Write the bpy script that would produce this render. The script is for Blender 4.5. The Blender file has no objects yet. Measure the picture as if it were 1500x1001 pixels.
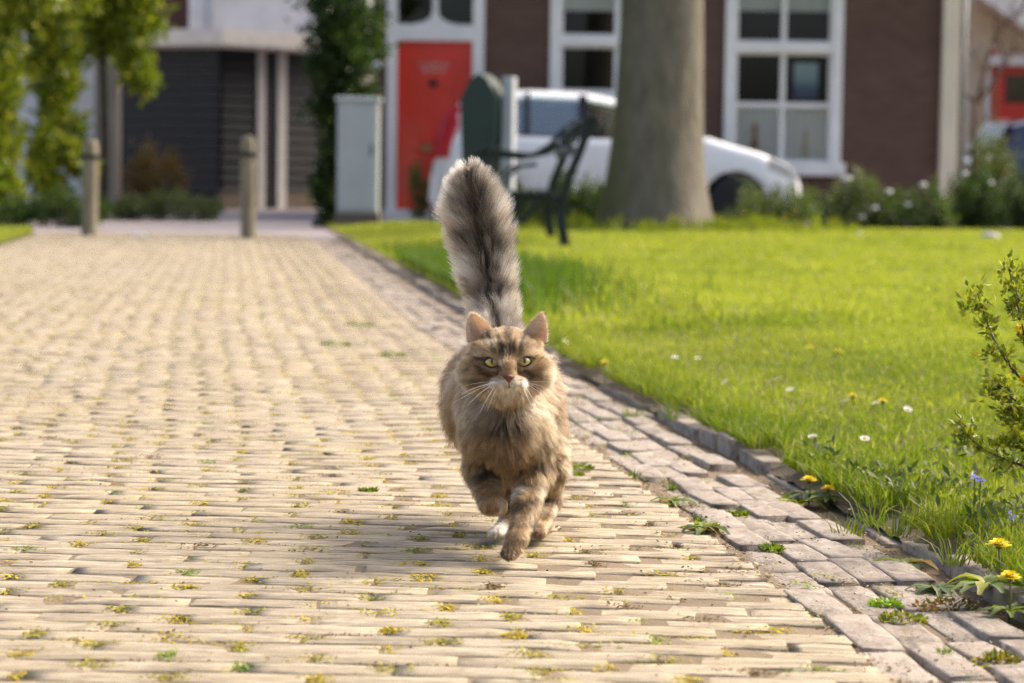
import bpy, math, random
import numpy as np
from mathutils import Vector, kdtree
random.seed(7); RNG = np.random.default_rng(7)
S = bpy.context.scene
COL = S.collection

# ------------------------------------------------------------------ camera
FPX, CAM_H = 3200.0, 0.55
_t, _r = math.atan(240.5/FPX), math.radians(0.8)
_F = np.array([0, math.cos(_t), -math.sin(_t)]); _R0 = np.array([1., 0, 0]); _U0 = np.cross(_R0, _F)
_R = _R0*math.cos(_r) + _U0*math.sin(_r); _U = -_R0*math.sin(_r) + _U0*math.cos(_r)
CAM = np.array([0, 0, CAM_H])
def ray(px, py): return _F + _R*(px-750)/FPX - _U*(py-500.5)/FPX
def at(px, py, d): return CAM + d*ray(px, py)
def ground(px, py, z=0.0):
    D = ray(px, py); return CAM + D*((z-CAM_H)/D[2])
def plane(px, py, Y):
    D = ray(px, py); return CAM + D*(Y/D[1])
def proj(P):
    q = np.asarray(P) - CAM; d = q@_F
    return 750 + FPX*(q@_R)/d, 500.5 - FPX*(q@_U)/d, d
from mathutils import Matrix
cam = bpy.data.cameras.new('camera'); co = bpy.data.objects.new('camera', cam); COL.objects.link(co)
co.matrix_world = Matrix(((_R[0], _U[0], -_F[0], 0), (_R[1], _U[1], -_F[1], 0), (_R[2], _U[2], -_F[2], CAM_H), (0, 0, 0, 1)))
cam.sensor_width = 36; cam.lens = FPX/1500*36; cam.clip_start = .05; cam.clip_end = 3000
cam.dof.use_dof = True; cam.dof.focus_distance = 3.22; cam.dof.aperture_fstop = cam.lens/1000/0.0150
S.camera = co
# ------------------------------------------------------------------ world, sun, exposure
SUN = np.array([.80, .50, .88]); SUN /= np.linalg.norm(SUN)
elev = math.asin(SUN[2]); azim = math.atan2(SUN[0], SUN[1])
w = bpy.data.worlds.new('World'); S.world = w; w.use_nodes = True
nt = w.node_tree; bg = nt.nodes['Background']; sk = nt.nodes.new('ShaderNodeTexSky')
sk.sky_type = 'NISHITA'; sk.sun_disc = False; sk.sun_elevation = elev; sk.sun_rotation = azim
sk.air_density = 0.8; sk.dust_density = 7.0; sk.ozone_density = 0.3
nt.links.new(sk.outputs[0], bg.inputs[0]); bg.inputs[1].default_value = 0.15
sl = bpy.data.lights.new('sun', 'SUN'); so = bpy.data.objects.new('sun', sl); COL.objects.link(so)
sl.energy = 0.85; sl.angle = math.radians(13.0); sl.color = (1, .94, .85)
so.rotation_euler = Vector(SUN).to_track_quat('Z', 'Y').to_euler()
S.view_settings.view_transform = 'Standard'; S.view_settings.look = 'None'
S.view_settings.exposure = 1.32; S.view_settings.gamma = 1; S.view_settings.use_curve_mapping = False
S.cycles.use_denoising = True; S.cycles.denoising_prefilter = 'NONE'
S.cycles.max_bounces = 8; S.cycles.transparent_max_bounces = 12

# ------------------------------------------------------------------ helpers
def srgb(*c):
    c = np.array(c, float)/255
    return tuple(np.where(c <= .04045, c/12.92, ((c+.055)/1.055)**2.4))
def norm(v):
    v = np.asarray(v, float); return v/np.maximum(np.linalg.norm(v, axis=-1, keepdims=True), 1e-9)
def fastmesh(name, V, Fc, col=None, smooth=False):
    """V (n,3), Fc (m,k) all the same size; col (n,3) per vertex"""
    V = np.asarray(V, np.float32); Fc = np.asarray(Fc, np.int32)
    me = bpy.data.meshes.new(name); m, k = Fc.shape
    me.vertices.add(len(V)); me.vertices.foreach_set('co', V.ravel())
    me.loops.add(m*k); me.loops.foreach_set('vertex_index', Fc.ravel())
    me.polygons.add(m); me.polygons.foreach_set('loop_start', np.arange(0, m*k, k, dtype=np.int32))
    me.polygons.foreach_set('loop_total', np.full(m, k, np.int32))
    if smooth: me.polygons.foreach_set('use_smooth', np.ones(m, bool))
    me.update(calc_edges=True); me.validate()
    if col is not None: setcol(me, col)
    return me
def setcol(me, col, name='col'):
    a = me.color_attributes.new(name, 'FLOAT_COLOR', 'POINT')
    c = np.ones((len(me.vertices), 4), np.float32); c[:, :3] = col
    a.data.foreach_set('color', c.ravel())
def link(name, me, mat=None, parent=None, loc=None, kind=None):
    o = bpy.data.objects.new(name, me); COL.objects.link(o)
    if mat is not None and hasattr(me, 'materials') and not len(me.materials): me.materials.append(mat)
    if parent is not None: o.parent = parent
    if loc is not None: o.location = loc
    if kind: o['kind'] = kind
    return o
def tag(o, label, cat, group=None):
    o['label'] = label; o['category'] = cat
    if group: o['group'] = group
    return o
def thing(name, label, cat, loc=(0, 0, 0), rz=0, group=None):
    o = bpy.data.objects.new(name, None); COL.objects.link(o); o.location = loc; o.rotation_euler = (0, 0, rz)
    o.empty_display_size = .1
    return tag(o, label, cat, group)
def copy_tree(o, parent=None):
    c = o.copy(); COL.objects.link(c)
    if parent is not None: c.parent = parent
    for ch in list(o.children): copy_tree(ch, c)
    return c
class MB:
    def __init__(s): s.v = []; s.f = []; s.m = []
    def add(s, v, f, mi=0):
        b = len(s.v); s.v += [tuple(map(float, x)) for x in v]; s.f += [tuple(i+b for i in q) for q in f]; s.m += [mi]*len(f); return s
    def box(s, x0, x1, y0, y1, z0, z1, mi=0):
        v = [(x, y, z) for z in (z0, z1) for y in (y0, y1) for x in (x0, x1)]
        return s.add(v, [(0, 2, 3, 1), (4, 5, 7, 6), (0, 1, 5, 4), (2, 6, 7, 3), (0, 4, 6, 2), (1, 3, 7, 5)], mi)
    def beam(s, a, b, wd, th, up=(0, 0, 1), mi=0):
        a = np.array(a, float); b = np.array(b, float); d = norm(b-a); sd = np.cross(d, up)
        if np.linalg.norm(sd) < 1e-4: sd = np.array([1., 0, 0])
        sd = norm(sd); u = np.cross(sd, d)
        v = [p+sd*i*wd/2+u*j*th/2 for p in (a, b) for (i, j) in ((-1, -1), (1, -1), (1, 1), (-1, 1))]
        return s.add(v, [(3, 2, 1, 0), (4, 5, 6, 7), (0, 1, 5, 4), (1, 2, 6, 5), (2, 3, 7, 6), (3, 0, 4, 7)], mi)
    def tube(s, pts, rad, n=8, cap=True, mi=0):
        pts = np.array(pts, float); rad = np.broadcast_to(np.asarray(rad, float), (len(pts),)); V = []
        T = norm(np.gradient(pts, axis=0)); ref = np.array([0, 0, 1.]) if abs(T[0][2]) < .9 else np.array([1., 0, 0])
        u = norm(np.cross(T[0], ref))
        for p, t_, r_ in zip(pts, T, rad):
            u = norm(u - t_*(u@t_)); v_ = np.cross(t_, u)
            V += [p + r_*(math.cos(2*math.pi*k/n)*u + math.sin(2*math.pi*k/n)*v_) for k in range(n)]
        Fc = [(i*n+k, i*n+(k+1) % n, (i+1)*n+(k+1) % n, (i+1)*n+k) for i in range(len(pts)-1) for k in range(n)]
        if cap: Fc += [tuple(range(n-1, -1, -1)), tuple((len(pts)-1)*n+k for k in range(n))]
        return s.add(V, Fc, mi)
    def prism(s, poly, axis, a, b, mi=0):
        """poly of 2-D points, extruded along axis (0 x, 1 y, 2 z) from a to b"""
        def p3(q, t_):
            l = list(q); l.insert(axis, t_); return l
        n = len(poly); v = [p3(q, a) for q in poly]+[p3(q, b) for q in poly]
        return s.add(v, [tuple(range(n-1, -1, -1)), tuple(range(n, 2*n))]+[(k, (k+1) % n, n+(k+1) % n, n+k) for k in range(n)], mi)
    def lathe(s, prof, c=(0, 0, 0), n=16, mi=0):
        V = [(c[0]+r_*math.cos(2*math.pi*k/n), c[1]+r_*math.sin(2*math.pi*k/n), c[2]+z) for r_, z in prof for k in range(n)]
        Fc = [(i*n+k, i*n+(k+1) % n, (i+1)*n+(k+1) % n, (i+1)*n+k) for i in range(len(prof)-1) for k in range(n)]
        Fc += [tuple(range(n-1, -1, -1)), tuple((len(prof)-1)*n+k for k in range(n))]
        return s.add(V, Fc, mi)
    def obj(s, name, mat, parent=None, smooth=False, bevel=0, loc=None, kind=None, off=None):
        me = bpy.data.meshes.new(name)
        v = s.v if off is None else [(a-off[0], b-off[1], c-off[2]) for a, b, c in s.v]
        me.from_pydata(v, [], s.f); me.update()
        for m_ in (mat if isinstance(mat, (list, tuple)) else [mat]): me.materials.append(m_)
        if isinstance(mat, (list, tuple)): me.polygons.foreach_set('material_index', s.m)
        import bmesh
        bm = bmesh.new(); bm.from_mesh(me); bmesh.ops.recalc_face_normals(bm, faces=bm.faces)
        if bevel: bmesh.ops.bevel(bm, geom=[e for e in bm.edges if e.calc_face_angle(0) > .6], offset=bevel, segments=2, affect='EDGES', profile=.5, clamp_overlap=True)
        bm.to_mesh(me); bm.free()
        if smooth: me.polygons.foreach_set('use_smooth', np.ones(len(me.polygons), bool))
        return link(name, me, None, parent, loc, kind)
# materials
def N(nt, t, **k):
    n = nt.nodes.new(t)
    for a, b in k.items(): setattr(n, a, b)
    return n
def mixc(nt, f, a, b, mode='MIX'):
    n = N(nt, 'ShaderNodeMix', data_type='RGBA', blend_type=mode)
    for s_, v in ((n.inputs[0], f), (n.inputs[6], a), (n.inputs[7], b)):
        if isinstance(v, bpy.types.NodeSocket): nt.links.new(v, s_)
        elif isinstance(v, (int, float)): s_.default_value = v
        else: s_.default_value = (*v[:3], 1)
    return n.outputs[2]
def noise(nt, vec, scale, detail=4, rough=.6, dist=0):
    n = N(nt, 'ShaderNodeTexNoise'); n.inputs['Scale'].default_value = scale; n.inputs['Detail'].default_value = detail
    n.inputs['Roughness'].default_value = rough; n.inputs['Distortion'].default_value = dist
    if vec is not None: nt.links.new(vec, n.inputs['Vector'])
    return n.outputs['Fac']
def ramp(nt, fac, *stops):
    n = N(nt, 'ShaderNodeValToRGB'); e = n.color_ramp.elements
    while len(e) < len(stops): e.new(.5)
    for el, (p, c) in zip(e, stops): el.position = p; el.color = (*((c,)*3 if isinstance(c, (int, float)) else c[:3]), 1)
    nt.links.new(fac, n.inputs[0]); return n.outputs[0]
def mapping(nt, vec, scale):
    n = N(nt, 'ShaderNodeMapping'); n.inputs['Scale'].default_value = scale; nt.links.new(vec, n.inputs[0]); return n.outputs[0]
def newmat(name):
    m = bpy.data.materials.new(name); m.use_nodes = True; nt = m.node_tree
    return m, nt, nt.nodes['Principled BSDF']
def bumpto(nt, b, h, strength=.3, dist=.01):
    n = N(nt, 'ShaderNodeBump'); n.inputs['Strength'].default_value = strength; n.inputs['Distance'].default_value = dist
    nt.links.new(h, n.inputs['Height']); nt.links.new(n.outputs[0], b.inputs['Normal'])
def mat(name, c, rough=.6, metal=0, var=.15, scale=8, bump=0, c2=None, coat=0, detail=5, stretch=None):
    m, nt, b = newmat(name); g = N(nt, 'ShaderNodeTexCoord').outputs['Object']
    if stretch: g = mapping(nt, g, stretch)
    n = noise(nt, g, scale, detail)
    c2 = c2 or tuple(x*(1-var*2) for x in c)
    r_ = ramp(nt, n, (.3, c2), (.65, c)); nt.links.new(r_, b.inputs['Base Color'])
    b.inputs['Roughness'].default_value = rough; b.inputs['Metallic'].default_value = metal
    b.inputs['Coat Weight'].default_value = coat
    if bump: bumpto(nt, b, noise(nt, g, scale*4, 6), bump)
    return m
def leafmat(name, trans=.45, rough=.5, spec=.3, tint=(1.0, 1.1, .45)):
    """leaf or grass blade: colour from the vertex attribute 'col', light passes through"""
    m, nt, b = newmat(name); a = N(nt, 'ShaderNodeAttribute', attribute_name='col').outputs['Color']
    nt.links.new(a, b.inputs['Base Color']); b.inputs['Roughness'].default_value = rough; b.inputs['Specular IOR Level'].default_value = spec
    tr = N(nt, 'ShaderNodeBsdfTranslucent'); nt.links.new(mixc(nt, 1., a, tint, 'MULTIPLY'), tr.inputs[0])
    mx = N(nt, 'ShaderNodeMixShader'); mx.inputs[0].default_value = trans
    nt.links.new(b.outputs[0], mx.inputs[1]); nt.links.new(tr.outputs[0], mx.inputs[2])
    nt.links.new(mx.outputs[0], nt.nodes['Material Output'].inputs[0]); return m
M = {}
ORD = ['leftmost']+[w_+' from the left of the' for w_ in 'second third fourth fifth sixth seventh eighth ninth tenth eleventh twelfth thirteenth fourteenth fifteenth sixteenth seventeenth eighteenth nineteenth twentieth'.split()]
ORD[0] = 'leftmost of the'
def ordinals(objs, fmt):
    for k, o in enumerate(sorted(objs, key=lambda o: proj(o.location)[0])): o['label'] = fmt % ORD[k]

# ================================================================== ground, road, gutter, kerb, lawn
KY = [-3, 0, 2.4, 2.84, 3.14, 3.61, 4.06, 4.66, 6.2, 8.3, 11.5, 17, 19.3, 24]
KX = [1.36, .99, .69, .655, .61, .55, .485, .40, .17, -.14, -.55, -1.27, -1.58, -2.2]
_ky = np.linspace(-3, 24, 541); _kx = np.interp(_ky, KY, KX); _pad = np.pad(_kx, 20, mode='reflect', reflect_type='odd')
_kx = np.convolve(_pad, np.ones(21)/21, 'same')[20:-20]              # the line of the kerb, smoothed
def kerb_x(y): return np.interp(y, _ky, _kx)
def kerb_dir(y): d = np.array([(kerb_x(y+.1)-kerb_x(y-.1))/.2, 1.0]); return d/np.linalg.norm(d)
ROAD_L = 2.62                                       # the road is this much wide, kerb to the far verge
def road_z(x, y): return -.022*np.clip(1-(kerb_x(y)-x)/.75, 0, 1)**1.5
def lawn_z(x, y): return .010+.045*np.clip((x-kerb_x(y))/.9, 0, 1)+.018*np.sin(x*1.7+1)*np.sin(y*.8)*np.clip((x-kerb_x(y)-.1)/.6, 0, 1)

def ground_mat(name, c1, c2, c3, sc, bump=.4, rough=.95):
    m, nt, b = newmat(name); g = N(nt, 'ShaderNodeNewGeometry').outputs['Position']
    a = mixc(nt, ramp(nt, noise(nt, g, sc, 6), (.35, 0), (.65, 1)), c1, c2); a = mixc(nt, ramp(nt, noise(nt, g, sc*9, 5), (.5, 0), (.75, 1)), a, c3)
    nt.links.new(a, b.inputs['Base Color']); b.inputs['Roughness'].default_value = rough; bumpto(nt, b, noise(nt, g, sc*14, 6), bump, .01); return m
M['soil'] = ground_mat('joint_soil', (.14, .10, .06), (.21, .155, .095), (.20, .16, .06), 9)
M['gap_soil'] = ground_mat('gutter_joint_soil', (.13, .09, .055), (.20, .14, .085), (.10, .09, .03), 9)
M['earth'] = ground_mat('earth', (.10, .075, .045), (.07, .05, .03), (.06, .07, .02), 5)
M['bare_soil'] = ground_mat('bare_soil', (.10, .075, .045), (.155, .115, .07), (.085, .085, .025), 14, .8)
M['turf'] = ground_mat('turf_floor', (.12, .15, .03), (.09, .08, .04), (.15, .17, .035), 3)
M['far_paving'] = ground_mat('grey_paving', (.30, .26, .255), (.24, .21, .21), (.33, .29, .28), 3, .2)

def brick_mat(name, tones, blotch, stretch=(1, 4.5, 1)):
    """fired clay with streaks, soot and worn, paler spots; tone from the object's own colour times the vertex tone"""
    m, nt, b = newmat(name); g = N(nt, 'ShaderNodeNewGeometry').outputs['Position']
    oi = N(nt, 'ShaderNodeObjectInfo'); at_ = N(nt, 'ShaderNodeAttribute', attribute_name='col').outputs['Color']
    tone = mixc(nt, 1., oi.outputs['Color'], at_, 'MULTIPLY')
    sep = N(nt, 'ShaderNodeSeparateColor'); nt.links.new(tone, sep.inputs[0])
    c = ramp(nt, sep.outputs[0], *[(i/(len(tones)-1), t) for i, t in enumerate(tones)])
    st = mapping(nt, g, stretch); st2 = mapping(nt, g, tuple(q*w_ for q, w_ in zip(stretch, (.6, 1.1, 1))))

    c = mixc(nt, ramp(nt, noise(nt, st, 14, 6, .65), (.42, 0), (.72, .75)), c, blotch[0])
    c = mixc(nt, ramp(nt, noise(nt, st, 21, 5, .75, .6), (.54, 0), (.68, .75)), c, blotch[1])
    c = mixc(nt, ramp(nt, noise(nt, g, 1.1, 3), (.40, 0), (.7, .5)), c, blotch[2])
    c = mixc(nt, ramp(nt, noise(nt, st2, 17, 6, .75, .5), (.50, 0), (.62, .70)), c, tuple(q*.62 for q in blotch[1]))
    c = mixc(nt, ramp(nt, noise(nt, st2, 21, 6, .75, .4), (.52, 0), (.64, .7)), c, tuple(min(q*1.15, .8) for q in blotch[0]))
    c = mixc(nt, ramp(nt, noise(nt, g, 260, 4, .85), (.60, 0), (.68, .6)), c, (.08, .06, .04))
    nt.links.new(c, b.inputs['Base Color']); b.inputs['Roughness'].default_value = .78; b.inputs['Specular IOR Level'].default_value = .3
    h = noise(nt, mapping(nt, g, tuple(q**.6 for q in stretch)), 55, 8, .72); bumpto(nt, b, h, .8, .0035); return m
M['road_brick'] = brick_mat('buff_clay_brick', [(.245, .20, .132), (.335, .28, .19), (.285, .233, .155), (.375, .32, .222)], [(.48, .41, .295), (.165, .125, .082), (.35, .275, .15)])
M['gutter_brick'] = brick_mat('grey_clay_brick', [(.21, .172, .135), (.28, .235, .185), (.245, .20, .16), (.33, .28, .225)], [(.38, .33, .27), (.20, .155, .115), (.34, .28, .20)], (3, 1, 1))
M['kerb_stone'] = brick_mat('kerb_stone_clay', [(.23, .18, .145), (.31, .25, .20), (.27, .215, .18), (.35, .29, .235)], [(.33, .28, .22), (.12, .09, .07), (.20, .19, .09)], (2, 1, 1.5))

def brick_verts(L, W, H, seg, wear, rg):
    """one worn brick, length along x, top at z=0: profile rows run along the length"""
    xs = np.linspace(-L/2, L/2, seg+1); prof = [(-W/2, -H), (-W/2, -.0011), (-W/2+wear, -.0001), (W/2-wear, -.0001), (W/2, -.0011), (W/2, -H)]
    V = []
    for i, x in enumerate(xs):
        e = min(i, seg-i); end = 1.0 if e else 0.0
        jx = rg.normal(0, L*.012) if e else 0
        for j, (y, z) in enumerate(prof):
            y2 = y+rg.normal(0, W*.022)*(1 if 0 < j < 5 else .5); z2 = z+(rg.normal(0, .0004) if j in (2, 3) else 0)
            if not e and j in (1, 2, 3, 4): z2 -= .0004+abs(rg.normal(0, .0004))
            if not e and j in (1, 4): y2 *= .94
            V.append((x+jx+(0 if e else rg.normal(0, .002)), y2, z2))
    F = []
    for i in range(seg):
        for j in range(5): F.append((i*6+j, (i+1)*6+j, (i+1)*6+j+1, i*6+j+1))
    F4 = np.array(F)
    ends = np.array([(0, 1, 4, 5), (1, 2, 3, 4), (seg*6+5, seg*6+4, seg*6+1, seg*6), (seg*6+4, seg*6+3, seg*6+2, seg*6+1)])
    return np.array(V), np.concatenate([F4, ends])
rgb = np.random.default_rng(21)
def lay(parent, name, items, L, W, H, mtl, seg=5, nvar=14, wear=.0022, limit=300, stuffname=None):
    """items: (x, y, z, angle, scale_len, scale_w, tone). The ones that show largest become parts, the rest one mesh of stuff"""
    vars_ = [brick_verts(L, W, H, seg, wear*(.7+.8*rgb.random()), rgb) for _ in range(nvar)]
    A = np.array(items); u, v, d = proj(A[:, :3]); inside = (d > .5) & (u > -90) & (u < 1590) & (v < 1015) & (v > 240)
    order = np.argsort(np.where(inside, d, 1e3+d)); pick = [i for i in order[:limit] if inside[i]]; rest = np.setdiff1d(np.arange(len(A)), pick)
    mes = [fastmesh(name, V, F, np.ones((len(V), 3))) for V, F in vars_]
    for i in pick:
        x, y, z, an, sl_, sw, tn = A[i]; o = link(name, mes[rgb.integers(nvar)], mtl, parent, (x, y, z))
        o.rotation_euler = (rgb.normal(0, .007), rgb.normal(0, .004), an+(math.pi if rgb.random() < .5 else 0)); o.scale = (sl_, sw, 1); o.color = (tn, tn, tn, 1)
    if len(rest):
        Vs, Fs, Cs = [], [], []; b = 0
        for i in rest:
            x, y, z, an, sl_, sw, tn = A[i]; V, F = vars_[rgb.integers(nvar)]
            c, s = math.cos(an), math.sin(an); X, Y = V[:, 0]*sl_, V[:, 1]*sw
            Vs.append(np.stack([x+X*c-Y*s, y+X*s+Y*c, z+V[:, 2]], 1)); Fs.append(F+b); Cs.append(np.full((len(V), 3), tn)); b += len(V)
        o = link(stuffname or name, fastmesh(stuffname or name, np.concatenate(Vs), np.concatenate(Fs), np.concatenate(Cs)), mtl, parent); o['kind'] = 'stuff'; o.color = (1, 1, 1, 1)

# ground sheet to the horizon and the bedding the bricks lie in
mb = MB(); mb.add([(-400, -60, -.16), (400, -60, -.16), (400, 600, -.16), (-400, 600, -.16)], [(0, 1, 2, 3)]); mb.obj('ground', M['earth'], kind='structure')
ys = np.concatenate([np.arange(1.2, 6, .2), np.arange(6, 20.2, .5)])
def strip(name, fa, fb, mtl, ys, nx, zf, kind='structure', parent=None):
    V, F = [], []
    for y in ys:
        a, b = fa(y), fb(y)
        for k in range(nx+1): x = a+(b-a)*k/nx; V.append((x, y, zf(x, y)))
    for i in range(len(ys)-1):
        for k in range(nx): F.append((i*(nx+1)+k, i*(nx+1)+k+1, (i+1)*(nx+1)+k+1, (i+1)*(nx+1)+k))
    return link(name, fastmesh(name, V, F, None, True), mtl, parent, None, kind)
road = strip('road', lambda y: kerb_x(y)-ROAD_L, lambda y: kerb_x(y)-.24, M['soil'], ys, 40, lambda x, y: road_z(x, y)-.0014)
gutter = strip('gutter', lambda y: kerb_x(y)-.24, lambda y: kerb_x(y)+.06, M['gap_soil'], ys, 4, lambda x, y: road_z(x, y)-.0065)
# --- the road's running-bond bricks, in rows across it
BL, BW, PITCH = .1615, .0500, .052
items, HEADS, BEDS = [], [], []
y = 1.3; r = 0
while y < 19.35:
    tilt = -.045+.02*math.sin(y*.9); y0 = y
    xr = kerb_x(y0)-.245; xl = kerb_x(y0)-ROAD_L+.02
    x = xr-rgb.uniform(0, .012)-(.083 if r % 2 else 0)*1.0
    if r % 2: # a half brick closes the row at the gutter
        yy = y0+tilt*(x+.04); items.append((x+.040, yy, road_z(x+.04, yy)+rgb.normal(0, .0012), tilt, .47, rgb.uniform(.96, 1.04), rgb.random())); HEADS.append((x, yy))
    while x > xl:
        ln = .165*rgb.uniform(.96, 1.03); cx = x-ln/2; wv = .012*math.sin(cx*2.3+y*.6)
        yy = y0+tilt*cx+wv
        items.append((cx, yy, road_z(cx, yy)+rgb.normal(0, .0004), tilt+rgb.normal(0, .008), (ln-(.005 if y < 5.5 else .0025))/BL, rgb.uniform(.95, 1.04)*(1 if y < 5.5 else 1.018), np.clip(rgb.normal(.5, .17), 0, 1)))
        HEADS.append((x-ln, yy)); BEDS.append((cx, yy+PITCH/2)); x -= ln
    y += PITCH*rgb.uniform(.97, 1.03); r += 1
lay(road, 'brick', items, BL, BW, .055, M['road_brick'], seg=5, stuffname='paving_brick')
# --- the gutter: courses laid lengthways beside the kerb, worn and uneven
items, GJ = [], []
for c, off in enumerate((.214, .154, .094, .034)):
    y = 1.3+rgb.uniform(0, .15)
    while y < 19.3:
        ln = .185*rgb.uniform(.88, 1.12)
        if c == 3 and rgb.random() < .25: y += ln*.6; continue
        d = kerb_dir(y+ln/2); x = kerb_x(y+ln/2)-off+rgb.normal(0, .004)+.010*math.sin(y*2.1+c)
        items.append((x, y+ln/2, road_z(x, y)+rgb.normal(0, .0035)-.002*(c == 0)+(.008*rgb.random() if c == 3 else 0), math.atan2(d[1], d[0])+rgb.normal(0, .03), (ln-.007)/.172, rgb.uniform(.97, 1.08), rgb.random()))
        GJ.append((x, y, d)); y += ln
lay(gutter, 'brick', items, .172, .0555, .06, M['gutter_brick'], seg=5, wear=.0045, stuffname='gutter_brick')
# --- kerb of upright stones
kerb = strip('kerb', lambda y: kerb_x(y)+.03, lambda y: kerb_x(y)+.10, M['gap_soil'], ys, 2, lambda x, y: -.028)
items = []; y = 1.3
while y < 19.2:
    ln = rgb.choice([.14, .2, .26, .32])*rgb.uniform(.9, 1.1)
    if 3.83 < y+ln/2 < 4.0: y += .10; continue
    d = kerb_dir(y+ln/2); x = kerb_x(y+ln/2)+.065+rgb.normal(0, .007)
    items.append((x, y+ln/2, -.006+rgb.normal(0, .006)+.010*math.sin(y*3)-(.015 if rgb.random() < .16 else 0), math.atan2(d[1], d[0])+rgb.normal(0, .05), (ln-.012)/.2, rgb.uniform(.8, 1.25), rgb.random())); y += ln+(rgb.uniform(.02, .1) if rgb.random() < .18 else 0)
lay(kerb, 'kerb_stone', items, .2, .050, .12, M['kerb_stone'], seg=5, wear=.009)
# --- lawns
ysl = np.concatenate([np.arange(1.2, 6, .25), np.arange(6, 24, .6)])
def clod(x, y): return .006*np.sin(x*61+2*np.sin(y*37))*np.sin(y*53+x*20)+.004*np.sin(x*131+y*90)*np.sin(y*117-x*40)
edge = strip('lawn_edge', lambda y: kerb_x(y)+.05, lambda y: kerb_x(y)+.95, M['bare_soil'], np.concatenate([np.arange(1.2, 5.5, .03), np.arange(5.5, 24, .3)]), 32, lambda x, y: np.interp(x-kerb_x(y), [.05, .10, .2], [-.012, .004, .009])+lawn_z(x, y)*np.clip((x-kerb_x(y)-.1)/.2, 0, 1)*.8-.006+clod(x, y)*(1 if y < 5.5 else .2))
lawn = strip('lawn', lambda y: kerb_x(y)+.93, lambda y: kerb_x(y)+.085+14, M['turf'], ysl, 60, lambda x, y: lawn_z(x, y)-.006)
lawn2 = strip('verge', lambda y: kerb_x(y)-ROAD_L-8, lambda y: kerb_x(y)-ROAD_L, M['turf'], ysl[ysl < 19.0], 10, lambda x, y: .012)
mb = MB(); mb.add([(-14, 19.1, -.012), (kerb_x(19.3)+.3, 19.3, -.012), (.2, 60, -.012), (-14, 60, -.012)], [(0, 1, 2, 3)]); mb.obj('back_street', M['far_paving'], kind='structure')
mb = MB(); mb.add([(-3, 23.2, -.02), (14, 23.2, -.02), (14, 60, -.02), (-3, 60, -.02)], [(0, 1, 2, 3)]); mb.obj('house_street', M['far_paving'], kind='structure')

# --- grass
GRASS = leafmat('grass_blades', .45, .55, .25)
def grass(name, n, region, hgt, wid, pal, parentkind='stuff', lean=.5, patch=None, rg=np.random.default_rng(3)):
    X, Y, Z_ = region(n, rg); n = len(X)
    h = hgt(X, Y)*rg.uniform(.5, 1.25, n); w_ = wid(X, Y)*rg.uniform(.7, 1.2, n)
    a = rg.uniform(0, 2*math.pi, n); ln = rg.normal(0, lean, n); b = rg.uniform(0, 2*math.pi, n)
    dx, dy = np.cos(a)*w_/2, np.sin(a)*w_/2; lx, ly = np.cos(b)*ln*h, np.sin(b)*ln*h
    P = np.stack([X, Y, Z_], 1)
    def o(fx, fl, fz): return P+np.stack([dx*fx+lx*fl, dy*fx+ly*fl, h*fz], 1)
    V = np.stack([o(-1, 0, 0), o(1, 0, 0), o(-.75, .35, .55), o(.75, .35, .55), o(0, 1, .95)], 1).reshape(-1, 3)
    base = np.arange(n)[:, None, None]*5; F = (np.array([[0, 1, 3], [0, 3, 2], [2, 3, 4]])[None]+base).reshape(-1, 3)
    k = rg.random(n); pat = np.clip(.30+.065*(Y-3.2), .2, .75)+.30*np.sin(X*3.1+np.sin(Y*1.3)*2)*np.sin(Y*2.2+X)+.16*np.sin(X*9+1.3*np.sin(Y*5))*np.sin(Y*7+X*2) if patch is None else patch(X, Y)
    pal = np.array(pal); c = pal[0]+(pal[1]-pal[0])*np.clip(.25*rg.normal(size=n)+pat, 0, 1)[:, None]
    dry = k < .06; c[dry] = pal[2]
    c = np.repeat(c*rg.uniform(.8, 1.2, (n, 1)), 5, 0)
    return link(name, fastmesh(name, V, F, c), GRASS, None, None, parentkind)
def lawn_region(y0, y1, powr):
    def f(n, rg):
        out = []
        t = rg.random(n); Y = y0+(y1-y0)*t**powr
        half = Y*.2345*1.25+.4; X = kerb_x(Y)+.10+rg.random(n)*np.maximum(half-kerb_x(Y), .5)
        bare = .03+.26*np.clip((3.75-Y)/.9, 0, 1)*(.6+.4*np.sin(Y*9)+.25*np.sin(Y*23)); k = (X-kerb_x(Y)-.08 > bare*rg.random(n)**.5) | (rg.random(n) < .10); X, Y = X[k], Y[k]
        return X, Y, lawn_z(X, Y)-.004
    return f
PALG = [(.17, .23, .025), (.40, .42, .06), (.50, .45, .19)]
grass('grass', 120000, lawn_region(2.0, 7.5, 1.15), lambda X, Y: .020+.016*np.clip(1-(X-kerb_x(Y))/.35, 0, 1), lambda X, Y: .0019+.0004*Y, PALG)
grass('grass', 110000, lawn_region(7.5, 23.4, 1.2), lambda X, Y: .030+0*X, lambda X, Y: .0035+.0007*Y, PALG)
def verge_region(n, rg):
    Y = 19-14*rg.random(n)**1.5; X = kerb_x(Y)-ROAD_L-.02-rg.random(n)**1.5*6; return X, Y, np.full(n, .01)
grass('verge_grass', 36000, verge_region, lambda X, Y: .07+0*X, lambda X, Y: .012+0*X, PALG)
# longer grass beside the bench, its dark colour standing in for a lawn shadow
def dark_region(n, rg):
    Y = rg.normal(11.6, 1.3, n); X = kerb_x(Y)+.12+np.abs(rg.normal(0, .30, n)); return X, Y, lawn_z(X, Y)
grass('shadow_grass', 9000, dark_region, lambda X, Y: .10+0*X, lambda X, Y: .008+0*X, [(.07, .13, .012), (.11, .18, .02), (.2, .2, .05)])

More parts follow.
